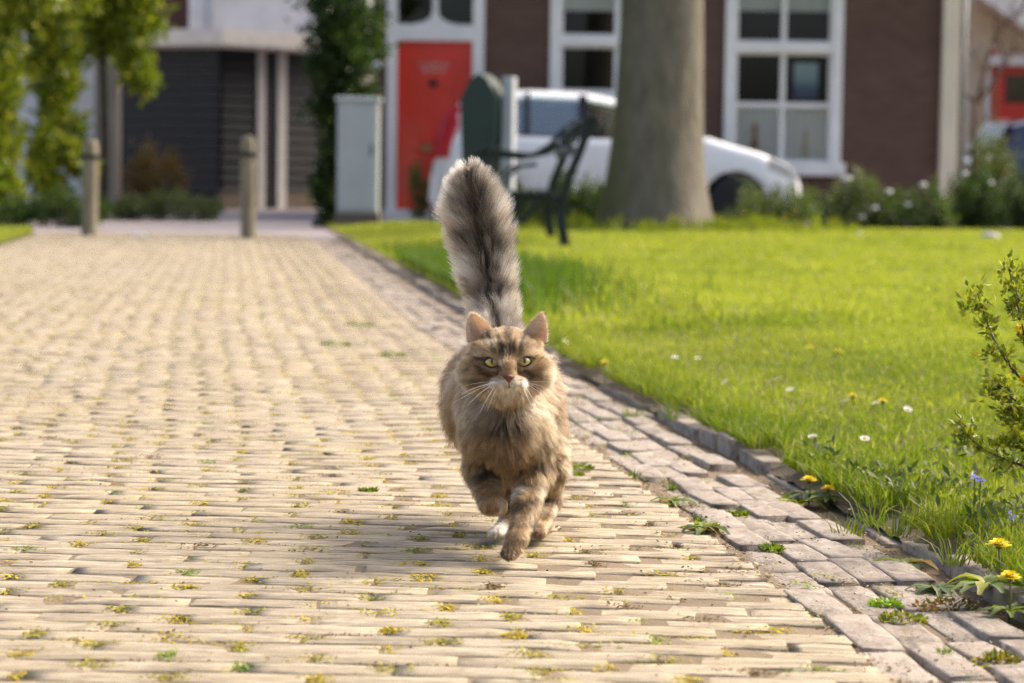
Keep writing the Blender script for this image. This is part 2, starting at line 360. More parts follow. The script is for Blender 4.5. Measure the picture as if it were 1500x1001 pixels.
# --- moss in the joints
MOSS = leafmat('moss', .25, .8, .1)
def moss():
    rg = np.random.default_rng(9); Vs, Fs, Cs = [], [], []; b = 0
    def clump(x, y, sx, sy, n, hgt, col):
        nonlocal b
        px, py = x+rg.normal(0, sx/2.2, n), y+rg.normal(0, sy/2.4, n); s = rg.uniform(.0012, .0028, n)*(1+.06*y); a = rg.uniform(0, 6.28, n)
        z = road_z(px, py)-.003+rg.random(n)*hgt
        ca, sa = np.cos(a)*s, np.sin(a)*s; t = rg.uniform(-.6, 1.2, n)*s
        V = np.stack([np.stack([px-ca, py-sa, z], 1), np.stack([px+sa*.8, py-ca*.8, z+t*.4], 1), np.stack([px+ca, py+sa, z+t], 1), np.stack([px-sa*.8, py+ca*.8, z+t*.6], 1)], 1).reshape(-1, 3)
        F = np.arange(n*4).reshape(-1, 4)+b; b += n*4
        Vs.append(V); Fs.append(F); Cs.append(np.repeat(np.clip(np.array(col)*rg.uniform(.6, 1.35, (n, 1)), 0, .8), 4, 0))
    YEL, OLV, GRN, BRN = (.46, .36, .035), (.34, .30, .05), (.22, .30, .04), (.17, .11, .05)
    for x, y in HEADS:
        u, v, d = proj((x, y, 0))
        if not (-60 < u < 1560 and v < 1020): continue
        if rg.random() < (.15 if y < 12 else .55): continue
        edge = kerb_x(y)-x; c = [YEL, OLV, GRN, BRN][rg.choice(4, p=(.1, .3, .15, .45) if edge < .5 else (.52, .33, .09, .06))]
        n = int(np.clip(95*(3.2/y)**1.4, 8, 120)*rg.uniform(.25, 1.5)); big = rg.random() < .10
        clump(x+rg.normal(0, .004), y+rg.normal(0, .004), .026*rg.uniform(.5, 1.5)*(1.5 if big else 1), .030*rg.uniform(.6, 1.15), n, .005, c)
    for x, y in BEDS:
        u, v, d = proj((x, y, 0))
        if not (-60 < u < 1560 and v < 1020) or y > 11: continue
        if rg.random() < .24: clump(x+rg.normal(0, .04), y, rg.uniform(.03, .14), .007, int(np.clip(60*(3.2/y)**1.4, 6, 80)), .0035, [YEL, OLV, BRN][rg.choice(3, p=(.35, .4, .25))])
    for x, y, d in GJ:
        if y > 9: continue
        for k in range(2):
            if rg.random() < .55: clump(x+rg.normal(0, .03), y+rg.uniform(-.03, .12), .02, .05, int(np.clip(50*(3.2/y)**1.4, 5, 70)), .006, [GRN, OLV, BRN][rg.choice(3, p=(.3, .25, .45))])
    link('moss', fastmesh('moss', np.concatenate(Vs), np.concatenate(Fs), np.concatenate(Cs)), MOSS, None, None, 'stuff')
moss()
# --- seed husks, crumbs of soil and dead bits along the gutter
def debris():
    rg = np.random.default_rng(4); n = 15000
    Y = 2.0+rg.random(n)**1.6*8; r_ = rg.random(n)
    off = np.where(r_ < .42, np.where(rg.random(n) < .6, rg.normal(.0, .025, n), -.10-rg.random(n)*.3), np.where(r_ < .62, rg.normal(.247, .012, n), np.where(r_ < .85, rg.uniform(-.01, .26, n), .26+rg.random(n)**2*1.3)))
    X = kerb_x(Y)-off; Z_ = np.where(off < -.085, lawn_z(X, Y), np.where(off < -.03, .0, road_z(X, Y)))+rg.uniform(-.003, .003, n)
    s = rg.uniform(.001, .0035, n)*(1+.05*Y); a = rg.uniform(0, 6.28, n); asp = rg.uniform(.25, .8, n); tz = rg.uniform(-.5, .9, n)*s
    ca, sa = np.cos(a)*s, np.sin(a)*s
    V = np.stack([np.stack([X-ca, Y-sa, Z_], 1), np.stack([X+sa*asp, Y-ca*asp, Z_+tz*.5+.001], 1), np.stack([X+ca, Y+sa, Z_+np.abs(tz)], 1), np.stack([X-sa*asp, Y+ca*asp, Z_+.0005], 1)], 1).reshape(-1, 3)
    pal = np.array([(.10, .06, .035), (.20, .13, .07), (.42, .33, .22), (.55, .47, .36), (.25, .10, .05), (.05, .035, .025)])
    c = pal[rg.choice(6, n, p=(.27, .26, .2, .08, .07, .12))]*rg.uniform(.8, 1.2, (n, 1))
    link('debris', fastmesh('debris', V, np.arange(n*4).reshape(-1, 4), np.repeat(c, 4, 0)), MOSS, None, None, 'stuff')
debris()
# ================================================================== houses, shed, walls
def XP(px, Y, py=170): return plane(px, py, Y)[0]
def ZP(py, Y, px=750): return plane(px, py, Y)[2]
def wall_mat(name, c1, c2, cm, sx=.22, sz=.065, rot=0):
    m, nt, b = newmat(name); g = N(nt, 'ShaderNodeTexCoord').outputs['Object']
    sep = N(nt, 'ShaderNodeSeparateXYZ'); nt.links.new(g, sep.inputs[0]); cb = N(nt, 'ShaderNodeCombineXYZ')
    ad = N(nt, 'ShaderNodeMath', operation='ADD'); nt.links.new(sep.outputs[0], ad.inputs[0]); nt.links.new(sep.outputs[1], ad.inputs[1])
    nt.links.new(ad.outputs[0], cb.inputs[0]); nt.links.new(sep.outputs[2], cb.inputs[1])
    br = N(nt, 'ShaderNodeTexBrick'); nt.links.new(cb.outputs[0], br.inputs[0]); br.inputs['Scale'].default_value = 1
    br.inputs['Brick Width'].default_value = sx; br.inputs['Row Height'].default_value = sz; br.inputs['Mortar Size'].default_value = .006
    br.inputs['Color1'].default_value = (*c1, 1); br.inputs['Color2'].default_value = (*c2, 1); br.inputs['Mortar'].default_value = (*cm, 1); br.inputs['Bias'].default_value = -.2
    c = mixc(nt, ramp(nt, noise(nt, g, 1.6, 5), (.35, 0), (.7, .45)), br.outputs[0], tuple(x*.6 for x in c1))
    nt.links.new(c, b.inputs['Base Color']); b.inputs['Roughness'].default_value = .9; bumpto(nt, b, br.outputs['Fac'], -.4, .01); return m
M['brown_brick'] = wall_mat('brown_brick_wall', (.112, .060, .041), (.150, .084, .056), (.105, .08, .065))
M['plinth'] = wall_mat('plinth_brick', (.14, .11, .085), (.18, .14, .10), (.16, .14, .11))
M['red_wall'] = wall_mat('dark_red_brick', (.12, .045, .035), (.09, .035, .03), (.1, .08, .07))
M['white'] = mat('white_paint', (.83, .81, .77), .45, var=.06, scale=3)
M['white_wall'] = mat('white_render', (.74, .73, .70), .8, var=.08, scale=2, bump=.1)
M['cream'] = mat('cream_paint', (.74, .66, .49), .6, var=.06, scale=2)
M['red'] = mat('red_gloss_paint', (.74, .040, .020), .25, var=.06, scale=3, coat=.5)
M['orange'] = mat('orange_red_paint', (.66, .09, .03), .4, var=.06, scale=3)
M['dark_room'] = mat('dark_interior', (.035, .028, .024), .9, var=.2, scale=2)
M['curtain'] = mat('net_curtain', (.90, .89, .87), .9, var=.05, scale=12, stretch=(1, 1, .1))
M['slate'] = mat('roof_tiles', (.10, .06, .05), .8, var=.25, scale=6)
M['brass'] = mat('aged_brass', (.38, .25, .12), .4, 1)
M['iron'] = mat('dark_iron', (.02, .02, .022), .45, .6)
M['grey_wood'] = mat('weathered_wood', (.30, .26, .20), .85, var=.25, scale=9, bump=.4, stretch=(1, 1, .15), c2=(.19, .165, .125))
m, nt, b = newmat('window_glass'); M['glass'] = m
fr = N(nt, 'ShaderNodeFresnel'); fr.inputs[0].default_value = 1.5; gl = N(nt, 'ShaderNodeBsdfGlossy'); gl.inputs['Roughness'].default_value = .02
tr = N(nt, 'ShaderNodeBsdfTransparent'); tr.inputs[0].default_value = (.95, .96, .95, 1); mx = N(nt, 'ShaderNodeMixShader')
nt.links.new(fr.outputs[0], mx.inputs[0]); nt.links.new(tr.outputs[0], mx.inputs[1]); nt.links.new(gl.outputs[0], mx.inputs[2]); nt.links.new(mx.outputs[0], nt.nodes['Material Output'].inputs[0])

# ---- the brown brick house
HY = 27.0
hx = lambda px: XP(px, HY); hz = lambda py, px=900: ZP(py, HY, px)
X0, X1, EAVE = hx(545), hx(1376), 3.35
house = thing('brick_house', 'dark brown brick house with red front door and white framed windows', 'house', ((X0+X1)/2, HY, 0)); HO = np.array(house.location)
doorx = (hx(566), hx(708)); wins = [(hx(804), hx(1000), hz(150), hz(-60)), (hx(1060), hx(1232), hz(252, 1150), hz(-60, 1150))]
openings = sorted([(doorx[0], doorx[1], -.1, 3.0)]+wins)
mb = MB(); x = X0
for a, b, z0, z1 in openings:
    mb.box(x, a, HY, HY+.3, -.15, EAVE)
    if z0 > 0: mb.box(a, b, HY, HY+.3, -.15, z0)
    mb.box(a, b, HY, HY+.3, z1, EAVE); x = b
mb.box(x, X1, HY, HY+.3, -.15, EAVE); mb.box(X0, X0+.3, HY+.3, HY+8, -.15, EAVE); mb.box(X1-.3, X1, HY+.3, HY+8, -.15, EAVE); mb.box(X0+.3, X1-.3, HY+7.7, HY+8, -.15, EAVE)
mb.obj('wall', M['brown_brick'], house, off=HO)
mb = MB(); mb.prism([(HY-.35, EAVE), (HY-.35, EAVE+.12), (HY+4, EAVE+3.4), (HY+8.35, EAVE+.12), (HY+8.35, EAVE)], 0, X0-.15, X1+.15); mb.obj('roof', M['slate'], house, off=HO)
mb = MB(); mb.box(X0+.31, X1-.31, HY+2.2, HY+2.25, -.1, EAVE-.02); mb.box(X0+.31, X1-.31, HY+.31, HY+2.2, -.14, -.1); mb.obj('interior_wall', M['dark_room'], house, off=HO)
# gutter board under the eaves
mb = MB(); mb.box(X0-.15, X1+.15, HY-.16, HY-.01, EAVE-.22, EAVE-.005); mb.obj('eaves_board', M['white'], house, off=HO)
# door with its frame and transom light
fx0, fx1 = doorx; lx0, lx1 = hx(581), hx(691); zt, zb, zth = hz(60, 630), hz(307, 630), hz(324, 630)
mb = MB(); fw = .11
mb.box(fx0, lx0, HY-.04, HY+.16, zth, 3.0); mb.box(lx1, fx1, HY-.04, HY+.16, zth, 3.0); mb.box(lx0, lx1, HY-.035, HY+.16, zt, hz(36, 630)); mb.box(lx0, lx1, HY-.035, HY+.16, 2.9, 3.0); mb.box(fx0-.02, fx1+.02, HY-.10, HY+.05, zth-.02, zb-.005)
fr_ = mb.obj('door_frame', M['white'], house, bevel=.006, off=HO)
mb = MB(); zl0, zl1 = hz(36, 630), 2.9; cxm = (lx0+lx1)/2
mb.box(cxm-.035, cxm+.035, HY+.04, HY+.09, zl0, zl1)
mb.prism([(lx0+.16, zl0), (cxm-.15, zl0+.035), (cxm-.06, zl0+.09), (cxm-.036, zl0+.17), (cxm+.036, zl0+.17), (cxm+.06, zl0+.09), (cxm+.15, zl0+.035), (lx1-.16, zl0)], 1, HY+.045, HY+.08)
mb.obj('transom_bar', M['white'], house, off=HO)
mb = MB(); mb.box(lx0, lx1, HY+.10, HY+.108, zl0, zl1); mb.obj('pane', M['glass'], house, off=HO)
mb = MB(); mb.box(lx0, lx1, HY+.06, HY+.11, zb, zt)
dr = mb.obj('door', M['red'], house, off=HO)
dw = lx1-lx0
for (u0, u1, v0, v1) in ((.18, .82, .36, .90), (.14, .86, .06, .29)):   # raised panels with a moulding round each
    a, b2, c, d = lx0+dw*u0, lx0+dw*u1, zb+(zt-zb)*v0, zb+(zt-zb)*v1; mb = MB()
    for q in ((a, b2, c, c+.05), (a, b2, d-.05, d), (a, a+.05, c+.05, d-.05), (b2-.05, b2, c+.05, d-.05)): mb.box(q[0], q[1], HY+.035, HY+.06, q[2], q[3])
    mb.box(a+.09, b2-.09, HY+.045, HY+.06, c+.09, d-.09); mb.obj('door_panel', M['red'], dr, bevel=.006, off=HO)
mb = MB(); zk = hz(122, 633); mb.lathe([(.045, 0), (.05, .012), (.02, .02)], n=14); k = mb.obj('knocker', M['iron'], dr, smooth=True); k.location = (hx(634)-HO[0], .025, zk); k.rotation_euler = (math.pi/2, 0, 0)
mb = MB(); mb.box(hx(618), hx(650), HY+.025, HY+.034, hz(222, 633), hz(212, 633)); mb.obj('letter_slot', M['brass'], dr, bevel=.003, off=HO)
M['sticker'] = mat('pale_red_lettering', (.72, .30, .26), .5, var=.1, scale=30)
mb = MB()
rr = random.Random(3)
for row, (ya, yb) in enumerate(((91, 97), (100, 106))):
    x = 613+4*row
    while x < 654-5*row: w_ = rr.uniform(2.2, 4.2); mb.box(hx(x), hx(x+w_), HY+.0355, HY+.0445, hz(yb, 633), hz(ya, 633)); x += w_+rr.choice((1.2, 1.2, 2.8))
mb.obj('door_lettering', M['sticker'], dr, off=HO)
# windows: outer frame, sashes, glazing bars, panes, blind, half curtain
def window(x0, x1, z0, z1, ztr, zmid, curtain):
    mb = MB(); f = .13
    mb.box(x0, x0+f, HY-.05, HY+.16, z0+.12, z1); mb.box(x1-f, x1, HY-.05, HY+.16, z0+.12, z1); mb.box(x0+f, x1-f, HY-.048, HY+.16, z1-f, z1); mb.box(x0+f, x1-f, HY-.045, HY+.16, ztr-.055, ztr+.055)
    fo = mb.obj('window', M['white'], house, bevel=.006, off=HO); fo.name = 'window'
    mb = MB(); mb.box(x0-.05, x1+.05, HY-.12, HY+.16, z0-.04, z0+.12); mb.obj('sill', M['white'], fo, bevel=.006, off=HO)
    xm = (x0+x1)/2; a, b2 = x0+f, x1-f
    for (q0, q1, zz0, zz1) in ((a, xm, ztr+.055, z1-f), (xm, b2, ztr+.055, z1-f), (a, xm, zmid, ztr-.055), (xm, b2, zmid, ztr-.055), (a, xm, z0+.12, zmid), (xm, b2, z0+.12, zmid)):
        mb = MB(); t = .032
        mb.box(q0, q0+t, HY+.02, HY+.07, zz0, zz1); mb.box(q1-t, q1, HY+.02, HY+.07, zz0, zz1); mb.box(q0+t, q1-t, HY+.022, HY+.068, zz0, zz0+t); mb.box(q0+t, q1-t, HY+.022, HY+.068, zz1-t, zz1)
        mb.obj('sash', M['white'], fo, off=HO)
        mb = MB(); mb.box(q0+t, q1-t, HY+.042, HY+.048, zz0+t, zz1-t); mb.obj('pane', M['glass'], fo, off=HO)
    mb = MB(); mb.box(a, b2, HY+.19, HY+.2, z1-.62, z1-f); mb.obj('blind', M['curtain'], fo, off=HO)
    if curtain:
        mb = MB(); n_ = 40; V = []
        for i in range(n_+1):
            x = a+(b2-a)*i/n_; yy = HY+.135+.010*math.sin(i*1.9)
            V += [(x, yy, z0+.12), (x, yy, zmid-.01)]
        mb.add(V, [(2*i, 2*i+2, 2*i+3, 2*i+1) for i in range(n_)]); mb.obj('half_curtain', M['curtain'], fo, off=HO)
    return fo
w1 = window(*wins[0], hz(60, 850), hz(150, 850)-.6, False)
w2 = window(*wins[1], hz(70, 1145), hz(154, 1145), True)
# cream corner board and its drainpipe, bell plate
cx0, cx1 = X1+.003, hx(1400)
mb = MB(); mb.box(cx0, cx1, HY-.10, HY+.25, hz(290, 1390), 3.3); mb.box(cx0-.01, cx1+.02, HY-.13, HY+.26, .0, hz(290, 1390)); mb.obj('corner_pilaster', M['cream'], house, bevel=.01, off=HO)
mb = MB(); mb.tube([(cx1+.09, HY+.12, .0), (cx1+.09, HY+.12, 3.3)], .045, 10); mb.obj('drainpipe', mat('lead_grey', (.16, .17, .18), .5, .3), house, smooth=True, off=HO)
mb = MB(); mb.lathe([(.055, 0), (.06, .015), (.05, .03)], n=16); o = mb.obj('door_bell', M['white'], house, smooth=True); o.location = (hx(550)-HO[0], -.001, hz(97, 550)); o.rotation_euler = (math.pi/2, 0, 0)
mb = MB(); mb.box(X0-.02, fx0-.03, HY-.06, HY-.003, -.15, hz(305, 560)); mb.box(fx1+.03, X1, HY-.06, HY-.003, -.15, .22); mb.obj('plinth', M['plinth'], house, off=HO)
# figures on the window ledge behind the curtain line
M['terracotta'] = mat('terracotta_figure', (.50, .22, .12), .7)
prof = [(.0, 0), (.075, .0), (.085, .06), (.10, .16), (.085, .26), (.045, .33), (.062, .38), (.068, .43), (.045, .48), (.0, .49)]
for px, py, l, mtl, sc in ((1106, 215, 'orange terracotta figurine on the window ledge, left of its pair', 'terracotta', .95), (1181, 213, 'pale clay figurine on the window ledge, right of its pair', 'cream', .8)):
    mb = MB(); mb.lathe([(r_*sc*.45, z*sc) for r_, z in prof], n=14); o = mb.obj('figurine', M[mtl], None, smooth=True, loc=(XP(px, HY+.09), HY+.088, wins[1][2]+.125)); tag(o, l, 'figurine', 'figurines behind the window')
# sky reflection painted on a panel behind the right middle pane
m, nt, b = newmat('sky_reflection_print'); g = N(nt, 'ShaderNodeTexCoord').outputs['Generated']; sp = N(nt, 'ShaderNodeSeparateXYZ'); nt.links.new(g, sp.inputs[0])
nt.links.new(ramp(nt, sp.outputs[2], (0, (.05, .07, .14)), (.3, (.10, .16, .30)), (.45, (.25, .38, .5)), (.7, (.42, .58, .66)), (1, (.5, .62, .68))), b.inputs['Base Color'])
mb = MB(); mb.box(hx(1163), hx(1198), HY+.09, HY+.10, hz(146, 1180), hz(92, 1180)); tag(mb.obj('poster', m), 'blue landscape poster hung inside the right window pane', 'poster')

# ---- cream gabled house at the right
CY = 33.0; gx = lambda px: XP(px, CY); gz = lambda py, px=1450: ZP(py, CY, px)
gh = thing('cream_house', 'cream house with a sloping white bargeboard and red window frames', 'house', (gx(1500), CY, 0)); GO = np.array(gh.location)
ga, gb = gx(1396), gx(1396)+7; wx0, wx1, wz0, wz1 = gx(1462), gx(1462)+1.5, gz(175), gz(97)
mb = MB(); mb.box(ga, wx0, CY, CY+.3, -.1, 3.4); mb.box(wx0, wx1, CY, CY+.3, -.1, wz0); mb.box(wx0, wx1, CY, CY+.3, wz1, 3.4); mb.box(wx1, gb, CY, CY+.3, -.1, 3.4); mb.box(ga, ga+.3, CY+.3, CY+9, -.1, 3.4); mb.box(gb-.3, gb, CY+.3, CY+9, -.1, 3.4)
mb.prism([(ga, 3.4), (gb, 3.4), ((ga+gb)/2, 5.2)], 1, CY, CY+.3); mb.obj('wall', M['cream'], gh, off=GO)
mb = MB(); mb.beam((gx(1428), CY-.35, gz(-12)), (gx(1540), CY-.35, gz(62)), .5, .34); mb.obj('bargeboard', M['white'], gh, off=GO)
mb = MB(); mb.beam((gx(1428), CY+.2, gz(-30)), (gx(1540), CY+.2, gz(44)), 1.4, .08); mb.obj('porch_roof', M['orange'], gh, off=GO)
mb = MB(); mb.box(gx(1440), gx(1440)+2.6, CY-.3, CY-.02, gz(97), gz(82)); mb.obj('lintel', M['white'], gh, off=GO)
mb = MB(); mb.box(gx(1440), gx(1447), CY-.12, CY-.003, 0, gz(97)); mb.obj('white_post', M['white'], gh, off=GO)
mb = MB()
for k in range(9): mb.box(gx(1449), gx(1461), CY-.10, CY-.003, gz(175)+k*.115, gz(175)+k*.115+.085)
mb.obj('shutter', M['orange'], gh, off=GO)
mb = MB(); t = .10
for q in ((wx0, wx0+t, wz0, wz1), (wx1-t, wx1, wz0, wz1), (wx0+t, wx1-t, wz0, wz0+t*2.4), (wx0+t, wx1-t, wz1-t*1.2, wz1), ((wx0+wx1)/2-.05-.2, (wx0+wx1)/2+.05-.2, wz0+t*2.4, wz1-t*1.2)): mb.box(q[0], q[1], CY+.02, CY+.14, q[2], q[3])
wf = mb.obj('window', M['red'], gh, off=GO); mb = MB(); mb.box(wx0+.05, wx1-.05, CY+.09, CY+.10, wz0+.05, wz1-.05); mb.obj('pane', M['glass'], wf, off=GO)
mb = MB(); mb.box(ga+.3, gb-.3, CY+1.5, CY+1.55, 0, 3.4); mb.obj('interior_wall', M['dark_room'], gh, off=GO)

# ---- black weatherboarded shed
M['black_board'] = mat('black_stained_board', (.012, .015, .020), .7, var=.2, scale=4, stretch=(.3, .3, 2), bump=.15, c2=(.008, .010, .014))
M['grey_trim'] = mat('grey_white_trim', (.62, .60, .575), .6, var=.08)
SC = ground(322, 306); SC[2] = 0; sdepth = SC[1]
shed = thing('shed', 'black weatherboarded shed with pale flat roof edge', 'shed', tuple(SC))
zt = ZP(70, sdepth, 322); zb = ZP(280, sdepth, 322); nb = 14; bh = (zt-zb)/nb
def side(dirv, L, name_pl):                            # boards along dirv from the corner, length L
    d = norm(np.array([*dirv, 0.])); n_ = np.array([d[1], -d[0], 0]) if d[0] > 0 else np.array([-d[1], d[0], 0])
    def wallbox(a, b, z0, z1, t0, t1):
        mb = MB(); P = [d*a+n_*t0, d*b+n_*t0, d*b+n_*t1, d*a+n_*t1]
        mb.prism([(p[0], p[1]) for p in P], 2, z0, z1); return mb
    return d, n_, wallbox
dl_, nl_, wl = side((-.94, .34), 6, 'l'); dr_, nr_, wr = side((.72, .70), 4, 'r')
scl = sdepth/FPX
def alongr(px):                                       # distance along the right side to the point seen at px
    D = ray(px, 200); A = np.array([[D[0], -dr_[0]], [D[1], -dr_[1]]]); s_ = np.linalg.solve(A, SC[:2]-CAM[:2]); return s_[1]
Lr = alongr(490); Ll_ = 5.2; jt = .026
m_l = wl(0, Ll_, 0, bh-jt, 0, .022).obj('board', M['black_board'], shed).data
bpy.data.objects.remove(shed.children[0])
def shear(me, n_):                                    # weatherboards lean out at their lower edge
    for v in me.vertices: 
        if v.co.z < .001: v.co.x += n_[0]*.02; v.co.y += n_[1]*.02
shear(m_l, nl_)
segs = [(0.02, alongr(374)), (alongr(417), Lr)]
m_r = []
for a, b in segs:
    o = wr(a, b, 0, bh-jt, 0, .022).obj('board', M['black_board'], shed); shear(o.data, nr_); m_r.append(o.data); bpy.data.objects.remove(o)
for k in range(nb):
    for me in (m_l, *m_r): link('board', me, None, shed, (0, 0, zb+k*bh))
mb = wl(.05, Ll_, 0, zt, -.12, -.005); mb.f and None; mb.obj('left_wall', M['black_board'], shed)
wr(.05, Lr, 0, zt, -.12, -.006).obj('right_wall', M['iron'], shed)
wr(.0, alongr(376), -.05, zb, -.05, .03).obj('plinth', M['plinth'], shed); wr(alongr(417), Lr, -.05, zb, -.05, .03).obj('plinth', M['plinth'], shed)
wr(alongr(375), alongr(385), 0, zt+.05, -.03, .06).obj('door_post', M['grey_trim'], shed); wr(alongr(404), alongr(416), 0, zt+.05, -.03, .06).obj('door_post', M['grey_trim'], shed)
wr(alongr(385.5), alongr(403.5), .02, zt, -.02, .03).obj('door', M['black_board'], shed)
mb = MB(); zt2 = ZP(44, sdepth, 322); q = [dl_*(Ll_+.3)+nl_*.3, (nl_+nr_)*.22, dr_*(Lr+.3)+nr_*.3, dr_*(Lr+.3)-nr_*2.2, dl_*(Ll_+.3)-nl_*3]
mb.prism([(p[0], p[1]) for p in q], 2, zt+.03, zt2); mb.obj('flat_roof', M['grey_trim'], shed)
# ---- white and red buildings behind the shed, white house at the left
def block(name, label, px0, px1, Y, ztop, dep, mtl, extra=None, z0=-.1):
    x0, x1 = XP(px0, Y), XP(px1, Y); t = thing(name, label, 'building', ((x0+x1)/2, Y, 0)); o = np.array(t.location)
    mb = MB(); mb.box(x0, x1, Y, Y+dep, z0, ztop); mb.obj('wall', mtl, t, off=o)
    mb = MB(); mb.box(x0-.1, x1+.1, Y-.15, Y+dep+.1, ztop+.002, ztop+.25); mb.obj('roof', M['slate'], t, off=o); return t, o
t, o = block('white_building', 'white rendered building with a grey drainpipe behind the shed', 276, 470, 46, 6.5, 6, M['white_wall'])
mb = MB(); mb.tube([(XP(306, 45.9), 45.9, 0), (XP(306, 45.9), 45.9, 6.5)], .06, 8); mb.obj('drainpipe', mat('zinc', (.42, .44, .46), .5, .4), t, smooth=True, off=o)
mb = MB(); mb.box(XP(330, 46), XP(420, 46), 45.93, 45.99, ZP(-5, 46), ZP(-60, 46)); mb.obj('window', M['glass'], t, off=o)
t, o = block('red_building', 'dark red brick building behind the shed roof', 180, 275.5, 47, 6.3, 5, M['red_wall'])
t, o = block('white_house', 'white house wall half hidden by leafy trees at the left', -420, 146, 29.5, 5.2, .9, M['white_wall'])
mb = MB(); mb.box(XP(60, 29.5), XP(82, 29.5), 29.4, 29.497, .9, 2.3); f_ = mb.obj('window', M['dark_room'], t, off=o)
mb = MB(); mb.box(XP(140, 29), XP(172, 29), 28.9, 29.3, -.1, ZP(48, 29, 150)); tag(mb.obj('gate_post', M['grey_wood'], bevel=.02), 'tall grey weathered post at the corner of the white house', 'post')
# ---- buildings out of sight at the end of the street so the place is closed off
# ================================================================== street things
# ---- bollards
M['bollard'] = mat('lichened_oak', (.27, .235, .16), .9, var=.3, scale=14, bump=.5, stretch=(1, 1, .25), c2=(.15, .135, .085))
def bollard(px, pyb, pyt, wpx, lab, lean):
    p = ground(px, pyb); s = p[1]/FPX; h = (pyb-pyt)*s; w_ = wpx*s
    t = thing('bollard', lab, 'bollard', tuple(p), .25, 'wooden bollards at the end of the brick road'); t.rotation_euler = (0, lean, .35)
    mb = MB(); c = w_*.42; n = 14; V = []
    prof = [(1.06, -.1), (1.04, 0), (1.0, .12*h), (.98, h*.6), (.97, h*.9), (.90, h*.955), (.70, h*.99), (.35, h*1.0)]
    def r8(a): return 1/max(abs(math.cos(a)), abs(math.sin(a)), .78*(abs(math.cos(a))+abs(math.sin(a))))
    for f_, z in prof:
        for k in range(16): a = 2*math.pi*k/16; rr = c*f_*r8(a); V.append((rr*math.cos(a), rr*math.sin(a), z))
    F = [(i*16+k, i*16+(k+1) % 16, (i+1)*16+(k+1) % 16, (i+1)*16+k) for i in range(len(prof)-1) for k in range(16)]+[tuple((len(prof)-1)*16+k for k in range(16))]
    mb.add(V, F); mb.obj('post', M['bollard'], t)
    mb = MB(); mb.lathe([(c*1.16, h*.80), (c*1.18, h*.81), (c*1.18, h*.83), (c*1.16, h*.84)], n=16); mb.obj('iron_band', M['iron'], t)
bollard(131, 345, 205, 29, 'darker wooden bollard leaning slightly beside the leafy trees', .015)
bollard(364, 349, 200, 27, 'pale lichened wooden bollard in front of the shed door', -.01)
# ---- utility cabinet
KY_ = 22.6; kx0, kx1 = XP(494, KY_), XP(554, KY_); z0, z1 = .16, ZP(141, KY_, 520); kc = np.array([(kx0+kx1)/2, KY_, 0])
M['cab_grey'] = mat('grey_green_enamel', (.46, .49, .48), .45, var=.07, scale=3, c2=(.40, .43, .41))
t = thing('utility_cabinet', 'pale grey street utility cabinet on a stone plinth', 'cabinet', tuple(kc)); wd = (kx1-kx0)/2
mb = MB(); mb.box(-wd, wd, 0, .32, z0, z1-.05); mb.obj('body', M['cab_grey'], t, bevel=.01)
mb = MB(); mb.box(-wd+.025, wd-.025, -.018, -.001, z0+.03, z1-.08); d_ = mb.obj('door', M['cab_grey'], t, bevel=.008)
mb = MB(); mb.box(wd-.075, wd-.055, -.03, -.0185, .75, .87); mb.obj('handle', M['iron'], d_)
mb = MB(); mb.prism([(-.03, z1-.05), (.35, z1-.05), (.34, z1-.012), (.16, z1), (-.02, z1-.012)], 0, -wd-.02, wd+.02); mb.obj('lid', M['cab_grey'], t)
mb = MB(); mb.box(-wd-.02, wd+.02, -.03, .35, -.1, z0-.002); mb.obj('base', M['plinth'], t, bevel=.01)
# ---- litter bin: green wooden housing with a pitched top and a pale box painted as its lit side
BY = 19.2; bz = ZP(108, BY, 710); bxc = XP(709, BY); bw = (XP(737, BY)-XP(680, BY))/2
M['bin_green'] = mat('dark_green_paint', (.014, .040, .030), .5, var=.15, scale=5)
M['lit_side'] = mat('bin_lit_side', (.44, .47, .50), .5, var=.08)
t = thing('litter_bin', 'dark green litter bin with pointed top beside the bench', 'litter bin', (bxc, BY, .05), -.30)
mb = MB(); zz = bz-.05; mb.prism([(-bw*.78, .28), (bw*.78, .28), (bw, zz-.22), (bw*.45, zz-.05), (0, zz), (-bw*.45, zz-.05), (-bw, zz-.22)], 1, -.16, .16); mb.obj('housing', M['bin_green'], t, bevel=.008)
mb = MB(); mb.box(-bw*.6, bw*.6, -.168, -.161, .40, zz-.42); mb.obj('front_panel', M['bin_green'], t, bevel=.004)
mb = MB(); mb.box(bw+.01, bw+.11, -.06, .06, -.1, zz-.03); mb.obj('post', M['lit_side'], t, bevel=.01)  # pale colour stands in for light on the housing's side
for za in (zz-.6, .45): mb = MB(); mb.box(bw*.2, bw+.009, -.03, .03, za, za+.08); mb.obj('bracket', M['iron'], t)
mb = MB(); mb.lathe([(.03, -.1), (.03, .28)], (-bw*.3, 0, 0), n=10); mb.obj('leg', M['iron'], t)
